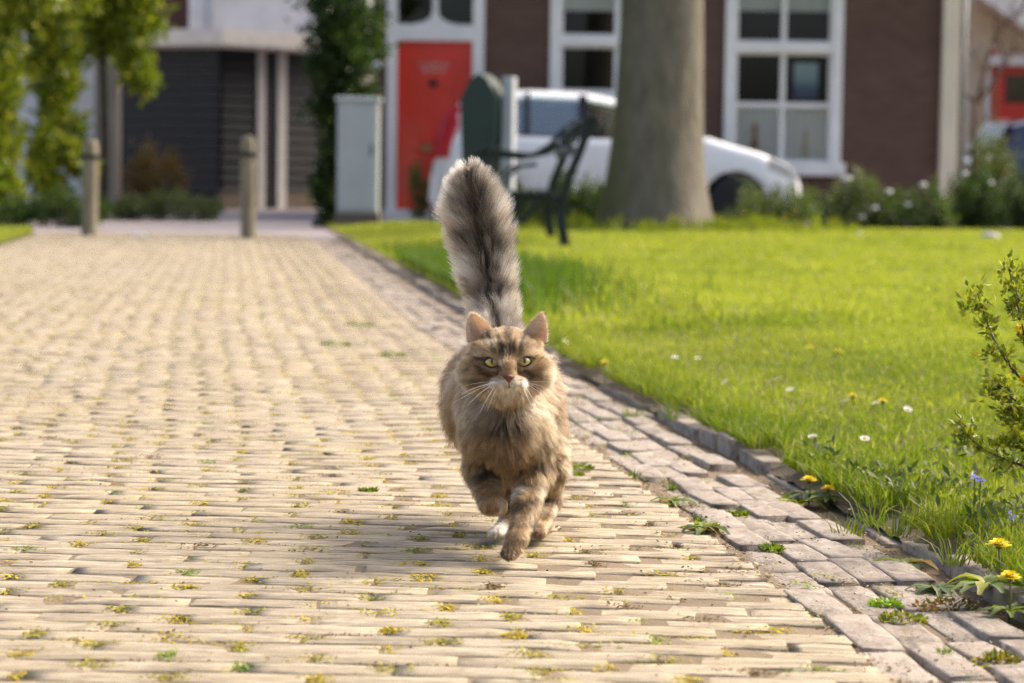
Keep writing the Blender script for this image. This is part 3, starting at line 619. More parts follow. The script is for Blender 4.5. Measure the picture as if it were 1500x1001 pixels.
# ---- bench seen from its end
M['bench_iron'] = mat('dark_green_cast_iron', (.012, .022, .022), .42, .2, var=.2)
M['slat_wood'] = mat('dark_green_slats', (.020, .030, .027), .5, var=.2, scale=8, stretch=(1, .1, 1))
bp = ground(832, 363, .05); s = bp[1]/FPX
def B(px, py): return ((px-832)*s, (363-py)*s)            # across the bench, up
bench = thing('park_bench', 'dark green cast iron park bench seen from its end on the lawn', 'bench', tuple(bp), .045)
LB = 1.55
def endframe(yo):
    mb = MB(); th = .055
    def path(pts, w0, w1=None):
        P = np.array([B(*p) for p in pts]); T = norm(np.gradient(P, axis=0)); nn = np.stack([-T[:, 1], T[:, 0]], 1); ws = np.linspace(w0, w1 or w0, len(P))[:, None]*s/2
        L_, R_ = P+nn*ws, P-nn*ws; n = len(P); V = [(x, yo+dy, z) for dy in (-th/2, th/2) for (x, z) in [*L_, *R_]]
        F = []
        for i in range(n-1):
            F += [(i, i+1, n+i+1, n+i), (2*n+i, 3*n+i, 3*n+i+1, 2*n+i+1), (i, 2*n+i, 2*n+i+1, i+1), (n+i, n+i+1, 3*n+i+1, 3*n+i)]
        F += [(0, n, 3*n, 2*n), (n-1, 3*n-1, 4*n-1, 2*n-1)]; mb.add(V, F)
    path([(828, 363), (822, 330), (820, 300), (830, 265), (846, 225), (860, 188), (866, 172)], 14, 12)          # rear leg and back post
    path([(858, 178), (868, 170), (872, 178), (866, 184)], 7)
    path([(822, 296), (795, 291), (760, 289), (728, 292)], 11)                                                  # seat rail
    path([(758, 291), (752, 320), (748, 345), (756, 362), (770, 365)], 12, 9)                                   # front leg
    path([(728, 292), (722, 270), (726, 245), (718, 228), (702, 222), (696, 230), (704, 236)], 9, 7)            # arm upright with a scroll
    path([(702, 221), (740, 226), (775, 230), (800, 224), (822, 210), (842, 188), (860, 172)], 8, 9)            # arm sweeping up to the back
    path([(735, 290), (742, 262), (760, 245), (785, 242)], 6); path([(785, 300), (770, 320), (752, 330)], 7)
    return mb
for yo in (0, LB): endframe(yo).obj('end_frame', M['bench_iron'], bench, bevel=.004)
def slat(a, b, th):
    P = np.array([B(*a), B(*b)]); d = norm(P[1]-P[0]); nn = np.array([-d[1], d[0]])*th/2
    q = [P[0]+nn, P[1]+nn, P[1]-nn, P[0]-nn]; mb = MB(); mb.prism([(p[0], p[1]) for p in q], 1, -.08, LB+.08)
    # prism along y takes (x, z)
    return mb
for k in range(3):
    a = np.array([856, 180])+np.array([-6.2, 18.5])*k; b = a+np.array([-5, 13]); slat(a-np.array([6, 2]), b-np.array([6, 2]), .028).obj('slat', M['slat_wood'], bench, bevel=.004)
for k in range(6): slat((812-15*k, 284+1.0*(k > 0)), (801-15*k, 283+1.0*(k > 0)), .03).obj('slat', M['slat_wood'], bench, bevel=.004)
mb = MB(); x, z = B(790, 300); mb.beam((x, 0, z), (x, LB, z), .03, .03); mb.obj('stretcher', M['bench_iron'], bench)
# ---- cars
M['car_white'] = mat('white_car_paint', (.80, .81, .83), .25, var=.03, coat=1)
M['car_navy'] = mat('navy_car_paint', (.010, .012, .055), .3, var=.1, coat=1)
M['tyre'] = mat('tyre_rubber', (.015, .015, .016), .8); M['rim'] = mat('alloy', (.45, .46, .48), .35, .8); M['lamp_red'] = mat('red_lamp_plastic', (.60, .006, .012), .3, var=.1, coat=.2)
M['lamp_clear'] = mat('clear_lamp', (.75, .76, .78), .1, .3, coat=1); M['trim_black'] = mat('black_trim', (.012, .012, .013), .5)
m = M['glass'].copy(); m.name = 'car_glass'; M['car_glass'] = m
next(n for n in m.node_tree.nodes if n.type == 'BSDF_TRANSPARENT').inputs[0].default_value = (.66, .80, .76, 1); next(n for n in m.node_tree.nodes if n.type == 'FRESNEL').inputs[0].default_value = 3.0
def car(name, label, loc, rz, paint, L=4.15, H=1.53, Wd=1.70, lamps=True):
    """hatchback, nose towards +x, rear bumper at x=0, near side at y=0, wheels on z=0"""
    t = thing(name, label, 'car', loc, rz, 'cars parked by the houses'); k = L/4.15
    def top(x):  return float(np.interp(x/k, [0, .05, .12, .35, .55, 1.2, 2.0, 2.45, 2.9, 3.05, 3.27, 3.6, 3.95, 4.10, 4.15], [.62, .90, 1.00, 1.02, 1.02, 1.00, .985, .98, 1.02, 1.02, .95, .87, .74, .60, .45]))*H/1.53
    def roof(x): return float(np.interp(x/k, [.06, .16, .32, .60, 1.1, 1.7, 2.1, 2.5, 3.0], [1.0, 1.22, 1.42, 1.50, 1.53, 1.51, 1.44, 1.27, .98]))*H/1.53
    def wid(x):  return Wd/2*float(np.interp(x/k, [0, .1, .5, 1.2, 3, 3.7, 4.05, 4.15], [.80, .90, .98, 1, .99, .93, .78, .60]))
    xs = np.linspace(0, L, 47); wheels = (.68*k, 3.36*k); R_ = .31
    def bot(x, edge):
        z = .20
        if edge:
            for wx in wheels:
                if abs(x-wx) < R_+.07: z = max(z, .30+math.sqrt((R_+.07)**2-(x-wx)**2))
        return z
    V, F = [], []; nr = 13
    for x in xs:
        w_, zt = wid(x), top(x)
        row = [(-1, bot(x, 1), .97), (-1, max(bot(x, 1), .34), 1.0), (-1, max(bot(x, 1)+.005, .60*zt+.05), 1.0), (-1, max(bot(x, 1)+.01, zt-.10), .985), (-1, max(bot(x, 1)+.015, zt-.03), .955), (-1, zt+.0, .88), (0, zt+.018, 0)]
        row = row+[(1, z, f_) for (_, z, f_) in row[-2::-1]]
        V += [(x, Wd/2+sg*w_*f_, z) for sg, z, f_ in row]
    n = len(V)//len(xs)
    for i in range(len(xs)-1):
        for j in range(n-1): F.append((i*n+j, (i+1)*n+j, (i+1)*n+j+1, i*n+j+1))
    F += [tuple(range(n)), tuple((len(xs)-1)*n+j for j in range(n-1, -1, -1))]
    mb = MB(); mb.add(V, F); mb.obj('body', paint, t, smooth=True)
    # greenhouse: pillars and roof as paint, glass between them
    gx = np.array([.10, .22, .34, .60, 1.0, 1.4, 1.75, 2.1, 2.5, 2.98])*k
    def sec(x, f_):                                                   # y inset of the side glass at height fraction f_
        return wid(x)*(.90-.14*f_)
    def strip_(f0, f1, sgn, out=0.0, xs_=None):
        V, F = [], []
        for x in xs_:
            zb_, zr = top(x)+.0, max(roof(x), top(x)+.002)
            for f_ in (f0, f1): V.append((x, Wd/2+sgn*(sec(x, f_)+out), zb_+(zr-zb_)*f_))
        for i in range(len(xs_)-1): F.append((2*i, 2*i+2, 2*i+3, 2*i+1))
        return V, F
    mb = MB(); xr = np.linspace(.10*k, 2.98*k, 30); V, F = [], []     # roof skin from tailgate to windscreen top
    xr2 = np.linspace(.34*k, 2.08*k, 20)
    for x in xr2:
        zr = roof(x); w_ = sec(x, .86)+.005
        V += [(x, Wd/2-w_, zr-.115), (x, Wd/2-w_+.06, zr-.045), (x, Wd/2-w_*.5, zr-.005), (x, Wd/2, zr), (x, Wd/2+w_*.5, zr-.005), (x, Wd/2+w_-.06, zr-.045), (x, Wd/2+w_, zr-.115)]
    for i in range(len(xr2)-1):
        for j in range(6): F.append((i*7+j, (i+1)*7+j, (i+1)*7+j+1, i*7+j+1))
    mb.add(V, F); mb.obj('roof', paint, t, smooth=True)
    for sgn in (-1, 1):
        segs_ = ((.62, 1.02), (1.08, 1.62), (1.72, 2.52))
        for a, b_ in segs_:
            mb = MB(); V, F = strip_(.03, .84, sgn, .002, np.linspace(a*k, b_*k, 8)); mb.add(V, F); mb.obj('side_window', M['car_glass'], t)
        for a, b_, mt in ((.14, .62, paint), (1.02, 1.08, M['trim_black']), (1.62, 1.72, M['trim_black']), (2.50, 2.98, M['trim_black'])):
            mb = MB(); V, F = strip_(.0, .90, sgn, .004, np.linspace(a*k, b_*k, 6)); mb.add(V, F); mb.obj('pillar', mt, t)
        z0_, z1_ = (.78, 1.36) if lamps else (.70, .86)
        V = []
        for z in np.linspace(z0_, z1_, 7):
            x0_ = float(np.interp(z, [.62, .9, 1.0, 1.22, 1.42], [.0, .03, .06, .14, .30]))-.012; yy = Wd/2+sgn*(wid(.2)*(.985 if z < 1.0 else .985-.2*(z-1.0)))
            V += [(x0_, yy-sgn*.16, z), (x0_-.012, yy, z), (x0_+.20-.08*(z > 1.2), yy+sgn*.012, z)]
        F = []
        for i in range(6):
            for j in range(2): F.append((i*3+j, i*3+j+1, (i+1)*3+j+1, (i+1)*3+j))
        mb = MB(); mb.add(V, F); mb.obj('tail_light', M['lamp_red'], t, smooth=True)
        mb = MB(); V = [];
        for x in np.linspace(3.72, 4.06, 5):
            for z in (-.02, -.16): V.append((x*k, Wd/2+sgn*(wid(x*k)*(.985)+.006), top(x*k)+z))
        mb.add(V, [(2*i, 2*i+2, 2*i+3, 2*i+1) for i in range(4)]); mb.obj('headlight', M['lamp_clear'], t)
        mb = MB(); mb.box(2.42*k, 2.60*k, Wd/2+sgn*(wid(2.4)*.93)-.05, Wd/2+sgn*(wid(2.4)*.93)+sgn*.0+.12*(sgn > 0)-.07*(sgn < 0), 1.0, 1.14); mb.obj('mirror', paint, t, bevel=.03)
        for xh in (1.35, 2.25): mb = MB(); mb.box(xh*k, xh*k+.16, Wd/2+sgn*wid(xh)-.005, Wd/2+sgn*wid(xh)+.025, .83, .865); mb.obj('door_handle', paint, t, bevel=.008)
        for wx in wheels:
            yw = Wd/2+sgn*(Wd/2-.10)
            mb = MB(); V, F = [], []
            mb.lathe([(R_*.62, -.09), (R_*.95, -.09), (R_, -.06), (R_, .06), (R_*.95, .09), (R_*.62, .09)], n=24); wh = mb.obj('wheel', M['tyre'], t, smooth=True); wh.location = (wx, yw, R_); wh.rotation_euler = (math.pi/2, 0, 0)
            mb = MB(); mb.lathe([(R_*.60, -.075), (R_*.60, .075), (R_*.52, .07), (R_*.12, .05)], n=20); mb.obj('rim', M['rim'], wh, smooth=False)
    # rear window, windscreen, bumpers, number plate free
    mb = MB(); mb.add([(.055*k, Wd/2-.58, 1.05), (.055*k, Wd/2+.58, 1.05), (.30*k, Wd/2+.52, 1.41), (.30*k, Wd/2-.52, 1.41)], [(0, 1, 2, 3)]); mb.obj('rear_window', M['car_glass'], t)
    mb = MB(); mb.add([(2.98*k, Wd/2-.70, .975), (2.98*k, Wd/2+.70, .975), (2.08*k, Wd/2+.58, 1.43), (2.08*k, Wd/2-.58, 1.43)], [(0, 1, 2, 3)]); mb.obj('windscreen', M['car_glass'], t)
    mb = MB(); mb.prism([(-.03, .28), (.10, .26), (.10, .56), (-.01, .58)], 1, .10, Wd-.10); mb.obj('rear_bumper', paint, t, bevel=.02)
    mb = MB(); mb.box(.9*k, 2.7*k, -.012, .02, .24, .30); mb.obj('sill_trim', M['trim_black'], t)
    mb = MB(); mb.box(.45*k, 3.3*k, .25, Wd-.25, .35, .80); mb.box(1.75*k, 1.95*k, .25, .65, .8, 1.16); mb.box(1.75*k, 1.95*k, Wd-.65, Wd-.25, .8, 1.16); mb.obj('seats', M['trim_black'], t, bevel=.04)
    return t
CYR = 24.6; car('parked_car', 'white hatchback parked in front of the brick house behind the tree', (XP(632, CYR), CYR, -.02), .01, M['car_white'], L=XP(1186, CYR)-XP(632, CYR), H=ZP(128, CYR, 800)+.02)
car('parked_car', 'dark navy car half out of view beside the shrubs', (XP(1460, 29.5), 29.5, -.02), .12, M['car_navy'], L=4.1, H=1.50, lamps=False)
# ================================================================== trees, shrubs, flowers
LEAF = leafmat('leaves', .4, .45, .35); STEMM = mat('brown_twig', (.11, .055, .035), .7, var=.25, scale=40); BARKD = mat('dark_bark', (.065, .052, .038), .9, var=.3, scale=12, bump=.5)
PETW = leafmat('petals', .3, .6, .2, (1, 1, 1))
def leaf_mesh(name, C, L, W, D, col, fold=.25):
    """one folded rhomb of four points per leaf: C centres, L lengths, W widths, D growth directions, col colours"""
    n = len(C); rg = np.random.default_rng(len(C)); D = norm(D); s = norm(np.cross(D, rg.normal(size=(n, 3)))); u = np.cross(s, D)
    L, W = np.broadcast_to(L, n)[:, None], np.broadcast_to(W, n)[:, None]
    V = np.stack([C, C+D*L*.5+s*W*.5+u*W*fold, C+D*L, C+D*L*.5-s*W*.5+u*W*fold], 1).reshape(-1, 3)
    return fastmesh(name, V, np.arange(4*n).reshape(-1, 4), np.repeat(col, 4, 0))
def pick_col(n, pal, rg, amp=.22): pal = np.array(pal); return np.clip(pal[rg.integers(0, len(pal), n)]*rg.uniform(1-amp, 1+amp, (n, 1)), 0, .9)
def blob_points(blobs, n, rg, clumps=9):
    """leaf sites gathered in clumps through each ellipsoid so that gaps stay between them"""
    vol = np.array([b[3]*b[4]*b[5] for b in blobs])**.7; k = rg.choice(len(blobs), n, p=vol/vol.sum()); B_ = np.array(blobs)
    out = np.zeros((n, 3)); dirs = np.zeros((n, 3))
    for i, b in enumerate(blobs):
        m = k == i; c = max(5, int(clumps*(vol[i]/vol.mean()))); cd = norm(rg.normal(size=(c, 3)))*(rg.random((c, 1))**.4)
        q = cd[rg.integers(0, c, m.sum())]+rg.normal(size=(m.sum(), 3))*.26
        out[m] = np.array(b[:3])+q*np.array(b[3:6]); dirs[m] = q+rg.normal(size=q.shape)*.7+np.array([0, 0, .2])
    return out, dirs
PAL_FRESH = [(.25, .29, .02), (.18, .24, .018), (.34, .35, .035), (.12, .17, .016)]
PAL_DARK = [(.030, .060, .016), (.045, .080, .020), (.022, .045, .014), (.065, .10, .025)]
PAL_MID = [(.07, .11, .02), (.11, .15, .03), (.05, .085, .02), (.14, .17, .04)]
PAL_GREY = [(.12, .14, .08), (.09, .11, .06), (.15, .16, .09)]
PAL_RUST = [(.16, .09, .03), (.10, .08, .025), (.12, .12, .03), (.18, .07, .03)]
def plant(name, label, cat, base, blobs, n, L, pal, part='foliage', group=None, stems=None, seed=1, wf=.55, stem_mat=None):
    rg = np.random.default_rng(seed); t = thing(name, label, cat, tuple(base), 0, group); o = np.array(t.location)
    P, D = blob_points(blobs, n, rg); P[:, 2] = np.maximum(P[:, 2], .01)
    link(part, leaf_mesh(part, P-o, L*rg.uniform(.6, 1.3, n), L*wf*rg.uniform(.7, 1.2, n), D, pick_col(n, pal, rg)), LEAF, t)
    for pts, r in stems or []:
        mb = MB(); mb.tube(np.array(pts)-o, np.linspace(r, r*.5, len(pts)), 8); mb.obj('trunk' if 'tree' in name else 'stem', stem_mat or BARKD, t, smooth=True)
    return t
def bl(px, py, Y, rpx, rpy, ry=None):
    p = plane(px, py, Y); s = Y/FPX; return (*p, rpx*s, ry if ry else rpx*s*.8, rpy*s)
# ---- the big tree on the lawn
TY = 21.6
def trunk_tree():
    tb = plane(958, 330, TY); t = thing('big_tree', 'thick smooth grey tree trunk with a green tinted side on the lawn', 'tree', (tb[0], TY, .04)); o = np.array(t.location); s = TY/FPX
    m, nt, b = newmat('smooth_bark'); M['bark'] = m; g = N(nt, 'ShaderNodeTexCoord').outputs['Object']
    c = ramp(nt, noise(nt, mapping(nt, g, (3, 3, 1)), 3, 7), (.3, (.105, .09, .064)), (.7, (.20, .175, .13)))
    gn = N(nt, 'ShaderNodeSeparateXYZ'); nt.links.new(g, gn.inputs[0])
    c = mixc(nt, ramp(nt, gn.outputs[0], (.0, .85), (.30, 0)), c, (.085, .088, .018)) if False else c
    mp = N(nt, 'ShaderNodeMapRange'); nt.links.new(gn.outputs[0], mp.inputs[0]); mp.inputs[1].default_value = -.22; mp.inputs[2].default_value = -.46
    c = mixc(nt, mp.outputs[0], c, (.088, .085, .022)); c = mixc(nt, ramp(nt, noise(nt, g, 30, 4), (.55, 0), (.7, .4)), c, (.09, .08, .055))
    nt.links.new(c, b.inputs['Base Color']); b.inputs['Roughness'].default_value = .9; bumpto(nt, b, noise(nt, mapping(nt, g, (2, 2, 1)), 9, 7), .6, .04)
    hs = np.array([-.15, 0, .10, .25, .45, .8, 1.3, 1.9, 2.6, 3.6]); rs = np.array([.70, .60, .555, .525, .497, .463, .43, .41, .395, .37])
    cxs = np.interp(hs, [0, 2.5, 3.6], [0, .035, .05]); V = []; n = 28
    for h, r, cx in zip(hs, rs, cxs):
        for k in range(n):
            a = 2*math.pi*k/n; fl = max(0, .6-h)/.6; rr = r*(1+.10*fl*math.sin(5*a+.6)+.03*math.sin(3*a+h*1.3)+.015*math.sin(7*a-h*2)); V.append((cx+rr*math.cos(a), rr*math.sin(a), h))
    F = [(i*n+k, i*n+(k+1) % n, (i+1)*n+(k+1) % n, (i+1)*n+k) for i in range(len(hs)-1) for k in range(n)]
    mb = MB(); mb.add(V, F)
    tk = mb.obj('trunk', m, t, smooth=True)
    rg = random.Random(5); mbs = []
    for k, (a, tl) in enumerate(((.3, .7), (2.2, .6), (4.1, .75), (5.4, .4))):
        p = np.array([.05, 0, 3.35]); pts = [p]; d = np.array([math.cos(a)*tl, math.sin(a)*tl, .8])
        for j in range(7): d = norm(d+np.array([rg.uniform(-.15, .15), rg.uniform(-.15, .15), .08])); pts.append(pts[-1]+d*.75)
        mb = MB(); mb.tube(pts, np.linspace(.22, .05, 8), 10); mb.obj('limb', m, t, smooth=True)
    # early-spring twigs with a thin scatter of leaf buds, well above the picture
    r2 = np.random.default_rng(2); P = np.stack([r2.normal(0, 1.8, 1500), r2.normal(0, 1.8, 1500), r2.normal(7.5, .9, 1500)], 1)
    link('crown', leaf_mesh('crown', P, .07*r2.uniform(.6, 1.3, 1500), .04, r2.normal(size=(1500, 3)), pick_col(1500, PAL_FRESH, r2)), LEAF, t)
trunk_tree()
# ---- ivy-covered trunk beside the cabinet
IY = 23.6; p = plane(492, 345, IY); p[2] = 0
plant('ivy_trunk', 'tall trunk smothered in dark green ivy beside the grey cabinet', 'ivy', p, [bl(495, -60, IY, 62, 70, .42), bl(496, 30, IY, 58, 60, .40), bl(494, 90, IY, 54, 45, .38), bl(496, 140, IY, 46, 45, .34), bl(492, 200, IY, 34, 50, .28), bl(486, 260, IY, 22, 45, .22), bl(482, 310, IY, 15, 34, .16)], 9000, .085, PAL_DARK, 'ivy_leaves', stems=[([plane(484, 350, IY), plane(487, 200, IY), plane(495, 50, IY), plane(495, -120, IY)], .10)], seed=3, wf=.8)
# ---- leafy trees in front of the white house
for i, (px, Y, lab, blobs, n) in enumerate((
    (14, 24.0, 'leafy young tree with fresh yellow green leaves at the left edge', [(8, 30, 30, 60), (0, 110, 26, 50), (8, 180, 26, 50), (4, 245, 24, 44), (6, 290, 20, 34), (30, -40, 60, 50)], 6000),
    (76, 25.0, 'second leafy young tree, its leaves hanging over the darker bollard', [(85, 0, 45, 50), (78, 90, 28, 50), (84, 160, 30, 50), (80, 225, 26, 40), (72, 275, 22, 34), (116, 235, 14, 24)], 6000),
    (152, 26.0, 'leafy tree crown spreading over the grey post and the shed roof', [(150, 10, 62, 42), (195, 20, 42, 40), (120, 60, 40, 42), (205, 85, 22, 40), (170, -50, 80, 50), (215, 120, 12, 18)], 4600))):
    b0 = plane(px, 320, Y); b0[2] = 0
    plant('young_tree', lab, 'tree', b0, [bl(a, b_, Y, c, d, .5) for a, b_, c, d in blobs], n, .105, PAL_FRESH, 'crown', 'young leafy trees by the white house', [([b0, plane(px+2, 200, Y), plane(px-2, 80, Y), plane(px+3, -60, Y)], .055)], seed=20+i, wf=.7)
# ---- shrubs and hedges; each line is one plant
def shrub(name, lab, cat, px0, px1, yt, yb, n, L, pal, seed, gz_=0, wf=.55, Y=None, group=None, lumps=5):
    pxm = (px0+px1)/2; b0 = ground(pxm, yb, gz_) if Y is None else plane(pxm, yb, Y); Y = b0[1]; b0[2] = gz_; rg = random.Random(seed)
    blobs = []; w_ = (px1-px0)
    for k in range(lumps):
        f = (k+.5)/lumps; h = (yb-yt)*rg.uniform(.78, 1.0)*(1-.35*abs(2*f-1)**3); blobs.append(bl(px0+w_*f, yb-h*.5, Y+rg.uniform(-.15, .15), w_/lumps*.72, h*.52, .38))
    st = [([b0+np.array([x*Y/FPX*w_, 0, -.02]), b0+np.array([x*1.2*Y/FPX*w_, .05, (yb-yt)*.6*Y/FPX])], .015) for x in (-.25, 0, .22)]
    return plant(name, lab, cat, b0, blobs, n, L, pal, 'foliage', group, st, seed, wf)
shrub('low_hedge', 'low clipped grey green hedge in front of the black shed', 'hedge', 152, 318, 278, 322, 3800, .055, PAL_GREY+PAL_MID[:1], 31, lumps=8)
shrub('low_hedge', 'dark low hedge under the leafy trees behind the darker bollard', 'hedge', -10, 152, 284, 330, 3800, .06, PAL_DARK+PAL_MID, 32, lumps=8)
shrub('rust_shrub', 'rust and green shrub against the black shed wall', 'shrub', 168, 264, 220, 300, 1800, .07, PAL_RUST, 33, Y=30.5, lumps=3)
shrub('door_plant', 'green bushy plant standing beside the red door', 'plant', 606, 660, 232, 330, 1400, .06, PAL_MID+PAL_RUST[:1], 34, Y=25.6, lumps=2)
shrub('shrub', 'dark green shrub behind the bench legs, beside the trunk', 'shrub', 800, 900, 248, 330, 2600, .06, PAL_DARK+PAL_MID[:2], 35, Y=22.9, lumps=4, group='shrubs before the parked car')
shrub('shrub', 'low green shrub under the bench seat before the white car', 'shrub', 690, 800, 262, 332, 2600, .06, PAL_MID, 36, Y=23.2, lumps=4, group='shrubs before the parked car')
shrub('shrub', 'low shrub covering the front wheel of the white car', 'shrub', 1072, 1192, 272, 334, 2600, .055, PAL_MID+PAL_GREY[:1], 37, Y=23.6, lumps=5, group='shrubs before the parked car')
H = [('bushy green shrub below the right house window', 1180, 1292, 250, 340, PAL_MID+PAL_GREY, 38), ('shrub with white blossoms in the middle of the house bed', 1285, 1395, 268, 341, PAL_MID+PAL_DARK, 39), ('shrub at the foot of the cream corner', 1388, 1452, 240, 343, PAL_DARK+PAL_MID[:1], 40), ('dark shrub at the right edge below the navy car', 1440, 1540, 258, 345, PAL_DARK, 41)]
for lab, a, b_, yt, yb, pal, sd in H:
    t = shrub('border_shrub', lab, 'shrub', a, b_, yt, yb, 3400, .06, pal, sd, Y=24.3 if sd < 40 else 25.5, lumps=5, group='shrubs along the brick house')
shrub('tall_bush', 'tall leafy bush between the cream corner and the navy car', 'shrub', 1396, 1474, 170, 330, 3000, .07, PAL_MID+PAL_GREY, 42, Y=28.6, lumps=3)
# white blossoms on the border shrubs
WH = mat('white_blossom', (.80, .80, .76), .6, var=.05)
mb = MB(); mb.lathe([(.0, -.02), (.03, -.015), (.042, .0), (.03, .018), (.0, .022)], n=10); bme = mb.obj('white_blossom', WH, smooth=True); first = True; BLS = []
for k, (px, py) in enumerate(((1237, 262), (1243, 261), (1302, 281), (1281, 305), (1352, 271), (1413, 255), (1330, 300), (1262, 318), (1450, 268))):
    o = bme if first else bme.copy(); first = False
    if o is not bme: COL.objects.link(o)
    o.location = plane(px, py, 24.0 if px < 1380 else 25.2); tag(o, 'white', 'flower', 'white blossoms on the border shrubs'); BLS.append(o)
ordinals(BLS, '%s white round blossoms on the border shrubs')
# bare little tree by the cream house
p = plane(1425, 330, 28.9); p[2] = 0; t = thing('bare_tree', 'small bare branched tree in front of the cream wall', 'tree', tuple(p)); rg = random.Random(8)
def twig(a, d, L, r, dep):
    pts = [a]; 
    for k in range(4): d = norm(d+np.array([rg.uniform(-.3, .3), rg.uniform(-.3, .3), rg.uniform(-.05, .2)])); pts.append(pts[-1]+d*L/4)
    TW.tube(pts, np.linspace(r, r*.6, 5), 6)
    if dep:
        for k in range(3): twig(pts[2+k % 3], norm(d+np.array([rg.uniform(-1, 1), rg.uniform(-1, 1), .2])), L*.65, r*.6, dep-1)
TW = MB(); TW.tube([(0, 0, -.1), (-.02, 0, 1.0), (.0, 0, 1.7)], [.05, .04, .035], 8); TW.obj('trunk', STEMM, t, smooth=True)
for a in (-.9, .1, .8):
    TW = MB(); twig(np.array([0, 0, 1.6]), np.array([a, .1, 1.]), .9, .025, 2); TW.obj('branch', STEMM, t, smooth=True)['kind'] = 'stuff'

# ---- tall grass with flowers at the foot of the tree
def tall_region(n, rg):
    u = np.clip(rg.normal(960, 130, n), 690, 1250); Y = rg.uniform(20.4, 23.0, n); X = Y*(u-750)/FPX; k = np.sin(X*9+Y)+np.sin(X*23+Y*3)+rg.normal(0, .5, n) > -.2; X, Y = X[k], Y[k]; return X, Y, lawn_z(X, Y)
grass('meadow_grass', 5000, tall_region, lambda X, Y: .13+.07*np.sin(X*7+Y*2)*np.sin(X*17), lambda X, Y: .016+0*X, [(.12, .17, .015), (.22, .25, .025), (.30, .28, .06)], lean=.35)

# ---- dandelions and daisies
YEL = (.86, .66, .02)
def dandelion_mesh(r, h, npet, rg):
    V, F = [], []; 
    for layer, (rr, up) in enumerate(((1.0, .10), (.82, .42), (.5, .75))):
        m = int(npet*(1-.2*layer))
        for k in range(m):
            a = 2*math.pi*(k+rg.random()*.7)/m; L = r*rr*rg.uniform(.85, 1.1); w_ = r*.085; d = np.array([math.cos(a), math.sin(a), 0]); s = np.array([-d[1], d[0], 0]); z = up*r*.7
            b = len(V); c = np.array([0, 0, h]); V += [c+s*w_*.4, c-s*w_*.4, c+d*L-s*w_+np.array([0, 0, z]), c+d*L*1.05+np.array([0, 0, z*1.05]), c+d*L+s*w_+np.array([0, 0, z])]; F += [(b, b+1, b+2), (b, b+2, b+3), (b, b+3, b+4)]
    return np.array(V), F
def dandelion(px, py, r, lab, leaves=True, z=None, npet=26, hgt=None, group='dandelions in the lawn and along the kerb', d=None):
    rg = random.Random(int(px*7+py)); nr = np.random.default_rng(int(px*7+py))
    h = hgt if hgt is not None else .05
    gp = ground(px, py, .02+h) if d is None else at(px, py, d); base = np.array([gp[0], gp[1], (lawn_z(gp[0], gp[1]) if gp[0] > kerb_x(gp[1])+.06 else -.012) if z is None else z]); h = gp[2]-base[2]
    t = thing('dandelion', lab, 'flower', tuple(base), 0, group)
    V, F = dandelion_mesh(r, h, npet, rg); col = np.tile(np.array(YEL), (len(V), 1))*nr.uniform(.75, 1.15, (len(V), 1))
    fh = link('flower_head', fastmesh('flower_head', V, F, col), PETW, t)
    mb = MB(); mb.tube([(0, 0, -.02), (r*.15, 0, h*.5), (0, 0, h)], [.0018, .0016, .002], 6); mb.lathe([(.0015, -.006), (r*.32, -.002), (r*.4, .004)], (0, 0, h), n=8); mb.obj('stem', STG, t, smooth=True)
    if leaves: link('leaf_rosette', rosette(12, r*3.6, r*.95, nr, PAL_MID+PAL_FRESH[:2]), LEAF, t)
    return t
def rosette(n, L, W, rg, pal, rise=.35):
    """toothed leaves lying round one point, each a bent strip of five cross sections"""
    V, F, C = [], [], []; pal = np.array(pal)
    for k in range(n):
        a = 2*math.pi*(k+rg.random())/n*1.0; d = np.array([math.cos(a), math.sin(a), 0]); s = np.array([-d[1], d[0], 0]); l = L*rg.uniform(.55, 1.1); up = rise*rg.uniform(.3, 1.6); c = np.clip(pal[rg.integers(len(pal))]*rg.uniform(.75, 1.3), 0, .9); b = len(V)
        for i, f in enumerate(np.linspace(0, 1, 6)):
            wv = W/2*(math.sin(math.pi*min(f*.85+.08, 1))**.8)*(1 if i % 2 else .62); ctr = d*l*f+np.array([0, 0, l*up*(f-1.1*f*f)+.004])
            V += [ctr-s*wv+np.array([0, 0, wv*.4]), ctr, ctr+s*wv+np.array([0, 0, wv*.4])]; C += [c, c*.8, c]
        for i in range(5):
            for j in range(2): F.append((b+i*3+j, b+i*3+j+1, b+(i+1)*3+j+1, b+(i+1)*3+j))
    return fastmesh('leaf_rosette', np.array(V), np.array(F), np.array(C), True)
STG = mat('green_stem', (.16, .20, .05), .6, var=.2)
DL = []
near = [(1185, 704, .0150, 'dandelion with bright leaves at the broken kerb stone', 3.9), (1213, 717, .0130, 'smaller dandelion just right of the one at the broken kerb stone', 3.86), (1463, 799, .0165, 'large dandelion nodding above the kerb at the right edge', 3.02), (1479, 846, .0150, 'dandelion growing low in front of the kerb at the right edge', 2.86)]
for px, py, r, lab, d in near: dandelion(px, py, r, lab, d=d, npet=40)
for k, (px, py) in enumerate(((1256, 418), (1186, 510), (1228, 516), (886, 532), (1293, 589), (1119, 389), (1222, 448), (1249, 581), (839, 367), (800, 400), (1010, 470), (1405, 430), (1340, 390), (980, 405), (1440, 500))):
    DL.append(dandelion(px, py, .016+.004*(py < 450), 'x', False, npet=16, hgt=.03))
ordinals(DL, '%s small yellow dandelions in the open lawn'); DL = []
for k, (px, py) in enumerate(((905, 318), (925, 325), (985, 318), (1000, 325), (1090, 312), (1150, 318), (1140, 325), (1162, 312), (870, 330), (1060, 322))):
    DL.append(dandelion(px, py, .03, 'x', False, npet=12, d=21.0, group='yellow flowers by the tree', z=.04))
ordinals(DL, '%s yellow flowers in the tall grass by the trunk')
